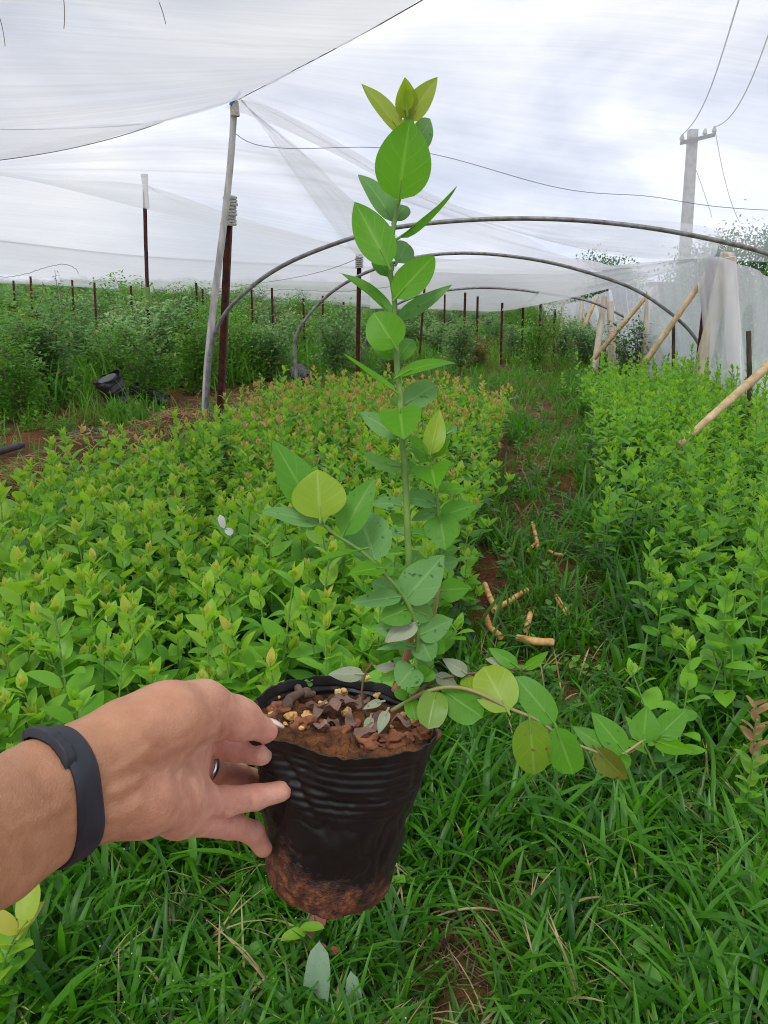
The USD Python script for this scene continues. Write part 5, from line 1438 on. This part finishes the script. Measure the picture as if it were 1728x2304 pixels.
def surface_nets(F):
    s = F < 0
    c = sum(s[i:s.shape[0] - 1 + i, j:s.shape[1] - 1 + j, k:s.shape[2] - 1 + k].astype(np.int8) for i in (0, 1) for j in (0, 1) for k in (0, 1))
    cells = np.argwhere((c > 0) & (c < 8))
    num = np.full(c.shape, -1, np.int64); num[tuple(cells.T)] = np.arange(len(cells))
    acc, cnt = np.zeros((len(cells), 3)), np.zeros(len(cells))
    for a in range(3):
        for u in (0, 1):
            for w_ in (0, 1):
                o = np.zeros(3, int); o[(a + 1) % 3], o[(a + 2) % 3] = u, w_
                e = np.zeros(3, int); e[a] = 1
                A, B = cells + o, cells + o + e
                fa, fb = F[tuple(A.T)], F[tuple(B.T)]
                m = (fa < 0) != (fb < 0)
                t = fa[m] / (fa[m] - fb[m])
                acc[m] += A[m] + t[:, None] * e; cnt[m] += 1
    V = acc / cnt[:, None]
    Q = []
    for a in range(3):
        b_, c_ = (a + 1) % 3, (a + 2) % 3
        S0 = np.take(s, range(s.shape[a] - 1), a); S1 = np.take(s, range(1, s.shape[a]), a)
        E = np.argwhere(S0 != S1)
        E = E[(E[:, b_] > 0) & (E[:, c_] > 0) & (E[:, b_] < c.shape[b_]) & (E[:, c_] < c.shape[c_])]
        ob, oc = np.zeros(3, int), np.zeros(3, int); ob[b_] = 1; oc[c_] = 1
        q = np.stack([num[tuple((E - ob - oc).T)], num[tuple((E - oc).T)], num[tuple(E.T)], num[tuple((E - ob).T)]], 1)
        inside = s[tuple(E.T)]
        q[~inside] = q[~inside][:, ::-1]
        Q.append(q)
    Q = np.vstack(Q)
    return V, Q[(Q >= 0).all(1)]


HV, HQ = surface_nets(FLD)
HV = lo + HV * VOX
hm = trimesh.Trimesh(HV, np.vstack([HQ[:, [0, 1, 2]], HQ[:, [0, 2, 3]]]), process=False)
HVv, Ed = np.array(hm.vertices), np.array(hm.edges_unique)
for _ in range(3):
    s_, c_ = np.zeros_like(HVv), np.zeros(len(HVv))
    for a, b in ((0, 1), (1, 0)):
        np.add.at(s_, Ed[:, a], HVv[Ed[:, b]]); np.add.at(c_, Ed[:, a], 1)
    HVv = HVv + 0.4 * (s_ / np.maximum(c_, 1)[:, None] - HVv)
palm_c, tip_c = c1(900, 760, 0.40), c1(1330, 800, 0.46)
wrist_c = c1(100, 950, 0.33)
look("skin", {
    "g": ("geometry", {}), "n": ("noise_texture", {"scale": 75.0, "detail": 6.0, "roughness": 0.7}), "n2": ("noise_texture", {"scale": 600.0, "detail": 3.0}), "n3": ("voronoi_texture", {"scale": 900.0}),
    "d": ("vector_math", {"math_type": "distance", "vector2": tuple(tip_c)}), "dm": ("map_range", {"from_min": 0.02, "from_max": 0.125, "to_min": 1.0, "to_max": 0.0, "clamp": True}),
    "base": ("rgb_ramp", {"ramp": [(0.3, (0.33, 0.150, 0.075)), (0.7, (0.43, 0.210, 0.112))]}),
    "pink": ("rgb_ramp", {"ramp": [(0.3, (0.52, 0.225, 0.160)), (0.7, (0.66, 0.35, 0.255))]}),
    "mx": ("mix", {}), "ba": ("math", {"math_type": "add"}), "b": ("bump", {"strength": 0.30, "distance": 0.0005}),
    "p": ("principled_bsdf", {"roughness": 0.48, "specular_ior_level": 0.42, "subsurface_weight": 0.2, "subsurface_scale": 0.003, "subsurface_radius": (1.0, 0.35, 0.18), "subsurface_method": "random_walk"}),
}, [("g.position", "n.vector"), ("g.position", "n2.vector"), ("g.position", "n3.vector"), ("g.position", "d.vector1"), ("d.value", "dm.value"), ("dm.result", "mx.fac"), ("n.fac", "base.fac"), ("n.fac", "pink.fac"),
    ("base.color", "mx.color1"), ("pink.color", "mx.color2"), ("mx.color", "p.base_color"), ("n2.fac", "ba.value1"), ("n3.distance", "ba.value2"), ("ba.value", "b.height"), ("b.normal", "p.normal")], surface="p.BSDF")
person = thing("person", label="bare left forearm and hand reaching in, thumb and fingers pinching the black bag", cat="person")
put("body", (HVv, np.array(hm.faces)), "skin", person, smooth=True)
plain("nail", (0.62, 0.46, 0.38), (0.70, 0.55, 0.47), scale=60, rough=0.25, spec=0.6)
for tip, prev, facing, sz in ((FING["ring"][3], FING["ring"][2], (0.45, 0.85, 0.2), (0.0062, 0.0046, 0.0016)), (CH["thenar"][5], CH["thenar"][4], (0.35, 0.35, 0.85), (0.0066, 0.0056, 0.0018))):
    T, B = c1(*tip[0]), c1(*prev[0])
    d = unit(T - B); nrm = unit(np.array(facing) - d * (np.array(facing) @ d))
    m = trimesh.creation.icosphere(3, 1.0); v = np.array(m.vertices) * sz
    put("fingernail", (v @ frame_of(d, nrm).T + T + d * 0.0042 + nrm * (tip[1] / 1000 - 0.0010), np.array(m.faces)), "nail", person, smooth=True)
# the ring on the middle finger
fld_i = RegularGridInterpolator(ax_, FLD, bounds_error=False, fill_value=0.05)


def skin_radius(c, dirs, r1):
    """Distance from c along dirs to the skin (last crossing before r1)."""
    t = np.linspace(0.001, r1, 90)
    f = fld_i((c + dirs[:, None] * t[None, :, None]).reshape(-1, 3)).reshape(len(dirs), -1)
    out = np.full(len(dirs), r1)
    for i, row in enumerate(f):
        z = np.nonzero((row[:-1] < 0) & (row[1:] >= 0))[0]
        if len(z):
            out[i] = t[z[0]]
    return out


plain("silver", (0.55, 0.55, 0.56), (0.7, 0.7, 0.72), scale=80, rough=0.22, metallic=1.0)
ra_, rb_ = c1(*FING["middle"][0][0]), c1(*FING["middle"][1][0])
rc = ra_ + (rb_ - ra_) * 0.66; rd = unit(rb_ - ra_)
f1 = unit(np.cross(rd, [0, 0, 1])); f2 = np.cross(rd, f1)
ang = np.linspace(0, 2 * np.pi, 48, endpoint=False)
dirs = np.cos(ang)[:, None] * f1 + np.sin(ang)[:, None] * f2
R0 = 0.0101
m = []
for off, rr in ((-0.0021, R0), (-0.0014, R0 + 0.0012), (0.0014, R0 + 0.0012), (0.0021, R0)):
    m.append(rc + rd * off + dirs * rr)
V = np.stack(m, 1).reshape(-1, 3)
put("finger_ring", (V, wrapq(48, 4)), "silver", smooth=True, label="plain silver ring on the middle finger", cat="ring")

# the wristband
plain("band_rubber", (0.010, 0.011, 0.016), (0.018, 0.020, 0.028), scale=50, rough=0.55, bump=0.12, bscale=600, dist=0.001)
plain("band_case", (0.022, 0.023, 0.024), (0.04, 0.042, 0.044), scale=50, rough=0.35)
wa, wb = c1(100, 930, 0.336), c1(600, 690, 0.380)
wd = unit(wb - wa)
wd = unit(wd + np.array([0, 0, 0.0]))
wc = c1(315, 822, 0.3535)
g1 = unit(UP - wd * (UP @ wd)); g2 = np.cross(wd, g1)          # g1: towards the thumb side, g2: across
NA = 96
ang = np.linspace(0, 2 * np.pi, NA, endpoint=False)
dirs = np.cos(ang)[:, None] * g1 + np.sin(ang)[:, None] * g2
band = thing("wristband", label="dark navy rubber fitness band around the wrist", cat="wristband")
HWD = 0.0074
rows_o, rows_i = [], []
for q in np.linspace(-1, 1, 9):
    c = wc + wd * HWD * q
    r = skin_radius(c, dirs, 0.06)
    ks = np.exp(-np.linspace(-3, 3, 13) ** 2 / 2.5); ks /= ks.sum()
    r = np.convolve(np.r_[r[-6:], r, r[:6]], ks, "valid")
    rows_i.append(c + dirs * (r + 0.0004)[:, None])
    rows_o.append(c + dirs * (r + 0.0004 + 0.0024 * math.sqrt(1 - (abs(q) * 0.94) ** 4))[:, None])
VO_, VI_ = np.stack(rows_o, 1), np.stack(rows_i, 1)
bm = MB()
bm.add(np.concatenate([VO_, VI_[:, ::-1], VO_[:, :1]], 1).reshape(-1, 3), wrapq(NA, 19))
put("strap", bm.mesh(), "band_rubber", band, smooth=40)
# keeper loop and the case on the back of the wrist
side_sgn = np.sign((g2 @ FWD))


def over_band(a0, a1, q0, q1, lift, name, mat, n=26):
    A = np.linspace(a0, a1, n); Qs = np.linspace(q0, q1, 9)
    P, Pi = [], []
    for a in A:
        d = math.cos(a) * g1 + math.sin(a) * g2
        for q in Qs:
            c = wc + wd * HWD * q
            r = skin_radius(c, d[None], 0.06)[0]
            e = min(1.0, 3.2 * (1 - abs((a - (a0 + a1) / 2) / ((a1 - a0) / 2)))) ** 0.5 * min(1.0, 4 * (1 - abs((q - (q0 + q1) / 2) / ((q1 - q0) / 2)))) ** 0.5
            P.append(c + d * (r + 0.0015 + lift * e)); Pi.append(c + d * (r + 0.001))
    m = MB(); m.add(np.array(P), quads(n, 9)); m.add(np.array(Pi), quads(n, 9)[:, ::-1])
    put(name, m.mesh(), mat, band, smooth=50)


over_band(-0.55, 0.75, -1.32, -0.45, 0.0036, "keeper_loop", "band_rubber")
sgn = 1 if (g2 @ FWD) > 0 else -1
over_band(sgn * 0.95, sgn * 2.4, -1.05, 1.05, 0.0085, "case", "band_case")
# ---------------------------------------------------------------- small things in the field
rng = np.random.default_rng(81)


def lying_bag(name, pts, r, mat, label, ribs=10):
    p = spline(pts, 40)
    k = np.linspace(0, 1, 40)
    rr = r * (1 + 0.018 * np.sin(k * ribs * 9)) * (1 - 0.25 * k)
    v, f = tube(p, rr, 20, cap=False)
    v = v + 0.75 * r * (np.stack([meshkit.noise(v * 9 + o) for o in (0, 20, 40)], 1) - 0.5) + 0.25 * r * (np.stack([meshkit.noise(v * 30 + o) for o in (0, 20, 40)], 1) - 0.5)
    v2, f2 = tube(p[::-1], rr[::-1] * 0.7 - 0.004, 20, cap=True)
    t = thing(name, label=label, cat="nursery bag")
    put("film", (v, f), mat, t, smooth=True)
    put("lining", (v2, f2), "dark_wire", t, smooth=True)


g = gnd(236, 905)
lying_bag("nursery_bag", [g + [0.0, 0.05, 0.42], g + [0.06, 0.10, 0.22], g + [0.10, 0.12, 0.02]], 0.15, "black_plastic", "crumpled black ribbed bag standing in the bushes left of the pale post", 9)
g = gnd(300, 895)
lying_bag("nursery_bag", [g + [-0.16, 0.3, 0.24], g + [0.06, 0.3, 0.16], g + [0.24, 0.3, 0.10]], 0.085, "black_plastic", "flattened black bag lying behind the straw ridge", 3)
g = gnd(652, 838)
lying_bag("nursery_bag", [g + [-0.12, 0.25, 0.20], g + [0.0, 0.12, 0.15], g + [0.14, -0.02, 0.12]], 0.12, "grey_hose", "grey cylindrical bag lying by the second hoop's left leg", 3)
for pts, lab in (([(-60, 985), (0, 975), (25, 968), (48, 961)], "thick black hose end on the ridge at the left edge"), ([(105, 955), (150, 942), (195, 932), (230, 930)], "dark irrigation hose half buried in the red ridge"), ([(485, 885), (530, 878), (570, 872)], "dark irrigation hose just right of the pale post's foot")):
    put("irrigation_hose", tube(spline([gnd(*p, 0.07) for p in pts], 24), 0.03, 10), "grey_hose", smooth=40, label=lab, cat="hose")
# peeled sticks on the path
S_ = [([(1047, 1262), (1056, 1285), (1068, 1312)], 0.016, "short orange stick, uppermost of the group beside the plant's right edge"), ([(1066, 1320), (1100, 1298), (1138, 1275)], 0.015, "orange stick slanting up to the right in the middle of the stick group"),
      ([(1050, 1330), (1056, 1350), (1082, 1376)], 0.017, "bent orange stick at the left of the stick group"), ([(1116, 1378), (1150, 1384), (1196, 1388)], 0.019, "thickest orange stick, lowest of the group on the path"),
      ([(1148, 1320), (1142, 1340), (1136, 1362)], 0.015, "short upright orange stick above the lowest one"), ([(1200, 1288), (1216, 1312), (1226, 1326)], 0.015, "orange stick at the right of the group on the path"),
      ([(1150, 1130), (1158, 1160), (1162, 1185)], 0.013, "upper orange stick lying on the path's bare soil"), ([(1140, 1190), (1150, 1180), (1160, 1172)], 0.011, "small orange stick bit below the upper one on bare soil"), ([(1185, 1190), (1200, 1196), (1216, 1200)], 0.010, "thin yellow stick bit right of the upper sticks")]
for pts, r, lab in S_:
    P = [gnd(x, y, 0.075) for x, y in pts]
    p = spline(P, 14)
    p[:, 2] += 0.0015 * np.sin(np.arange(14) * 0.7)
    t = thing("stick", label=lab, cat="stick")
    rr = r * (0.80 + 0.03 * np.sin(np.arange(14) * 0.7 + len(lab)))
    put("bark", tube(p, rr, 10), "orange_stick", t, smooth=40)
# white butterfly
bf = thing("butterfly", label="white butterfly resting on a seedling of the left bed", cat="butterfly")
bp = atY(484, 1142, 2.15)
for (tx, ty, dz, W) in ((478, 1122, -0.02, 0.020), (499, 1150, 0.02, 0.022)):
    T = atY(tx, ty, 2.15 + dz)
    V, Q, uv = leaf_local(np.linalg.norm(T - bp) * 1.2 + 0.008, W, 6, 5, fold=0.1, curl=0.1, a=0.5, b=0.3)
    put("wing", (V @ frame_of(T - bp, EYE - bp).T + bp, Q), "petal", bf, smooth=True)
put("body", tube([bp + [-0.006, 0, 0.001], bp, bp + [0.008, 0, -0.002]], [0.001, 0.0017, 0.0008], 6), "insect", bf, smooth=True)


def leafy(name, stem_pts, leaves, label, cat, r=0.002, L=0.05, W=0.5, mats=("bed_leaf",), seed=0, upright=0.6):
    rr = np.random.default_rng(seed)
    t = thing(name, label=label, cat=cat)
    p = spline(stem_pts, 16)
    put("stem", tube(p, np.linspace(r, r * 0.5, 16), 6), "green_stem", t, smooth=True)
    az = rr.uniform(0, 6)
    for i in range(leaves):
        q = (i + 1.5) / (leaves + 1)
        c = np.array([np.interp(q, np.linspace(0, 1, 16), p[:, j]) for j in range(3)])
        az += 2.4
        d = unit([math.cos(az), math.sin(az), upright * (0.4 + q)])
        sz = L * rr.uniform(0.75, 1.15)
        V, Q, uv = leaf_local(sz, sz * W * rr.uniform(0.85, 1.1), 9, 5, fold=0.25, curl=rr.uniform(0.0, 0.25), wave=0.02, a=0.52, b=0.65)
        put("leaf", (V @ frame_of(d, [0, 0, 1]).T + c, Q), mats[min(int(q * len(mats)), len(mats) - 1)], t, smooth=True, uv=uv)


# larger plants at the edges of the frame
b = gnd(20, 2190); leafy("blueberry_seedling", [w(-0.64, 1.10, 0.05), atY(20, 2160, 1.09), atY(58, 1990, 1.09)], 24, "large bright seedling at the bottom left below the forearm, tip leaves yellow", "seedling", 0.003, 0.075, 0.52, ("bed_leaf", "bed_leaf", "bed_leaf", "bed_leaf_young", "bed_tip"), 3, 0.9)
q = gnd(640, 2020); leafy("red_weed", [gnd(690, 2120), gnd(690, 2120) + [0.0, 0.0, 0.08], atY(640, 2000, gnd(690, 2120)[1] - 0.01)], 8, "small weed with dark red leaves below the muddy foot of the bag", "weed", 0.0015, 0.055, 0.55, ("red_leaf", "red_leaf", "red_leaf", "bed_leaf_young"), 4, 0.3)
q = gnd(1640, 1900); leafy("salmon_seedling", [w(0.90, 1.62, 0.05), w(0.895, 1.62, 0.35), atY(1634, 1520, 1.63)], 34, "seedling with salmon-coloured young leaves at the right edge", "seedling", 0.0025, 0.05, 0.5, ("bed_leaf", "bed_leaf", "bed_leaf_young", "salmon_leaf", "salmon_leaf"), 5, 0.8)
leafy("round_weed", [w(0.66, 1.22, 0.0), w(0.66, 1.22, 0.12), atY(1632, 2040, 1.22)], 14, "weed with round yellowish leaves at the bottom right corner", "weed", 0.002, 0.045, 0.75, ("bed_leaf_low", "bed_leaf", "bed_leaf_young"), 6, 0.3)
for (bx, by), (tx, ty), W, lab in (((676, 2230), (690, 2050), 0.050, "pale mildewed upright leaf at the bottom edge below the bag"), ((775, 2230), (760, 2110), 0.030, "small pale mildewed leaf right of the upright one at the bottom edge")):
    B, T = atY(bx, by, 1.14), atY(tx, ty, 1.12)
    V, Q, uv = leaf_local(np.linalg.norm(T - B), W, 12, 7, fold=0.25, curl=0.08, wave=0.05, a=0.5, b=0.4)
    put("mildewed_leaf", (V @ frame_of(T - B, EYE - B).T + B, Q), "mildew_leaf", smooth=True, uv=uv, label=lab, cat="leaf")
for k_, (x, y) in enumerate(((1462, 1122), (1448, 1126), (1444, 1250), (1402, 1085), (1300, 1010))):
    c = atY(x, y, 3.4)
    t = thing("yellow_flower", label="tiny yellow weed flower above the right seedling bed", cat="flower", group="yellow weed flowers of the right bed")
    for a in np.arange(7) * 0.9:
        V, Q, uv = leaf_local(0.010, 0.006, 4, 3, a=0.5, b=0.4)
        put("petal", (V @ frame_of([math.cos(a), math.sin(a), 0.3], [0, 0, 1]).T + c, Q), "yellow_petal", t, smooth=True)
    put("stem", tube(spline([c + [0.01, 0.02, -0.3], c + [0.005, 0, -0.15], c], 6), 0.0012, 4), "green_stem", t)
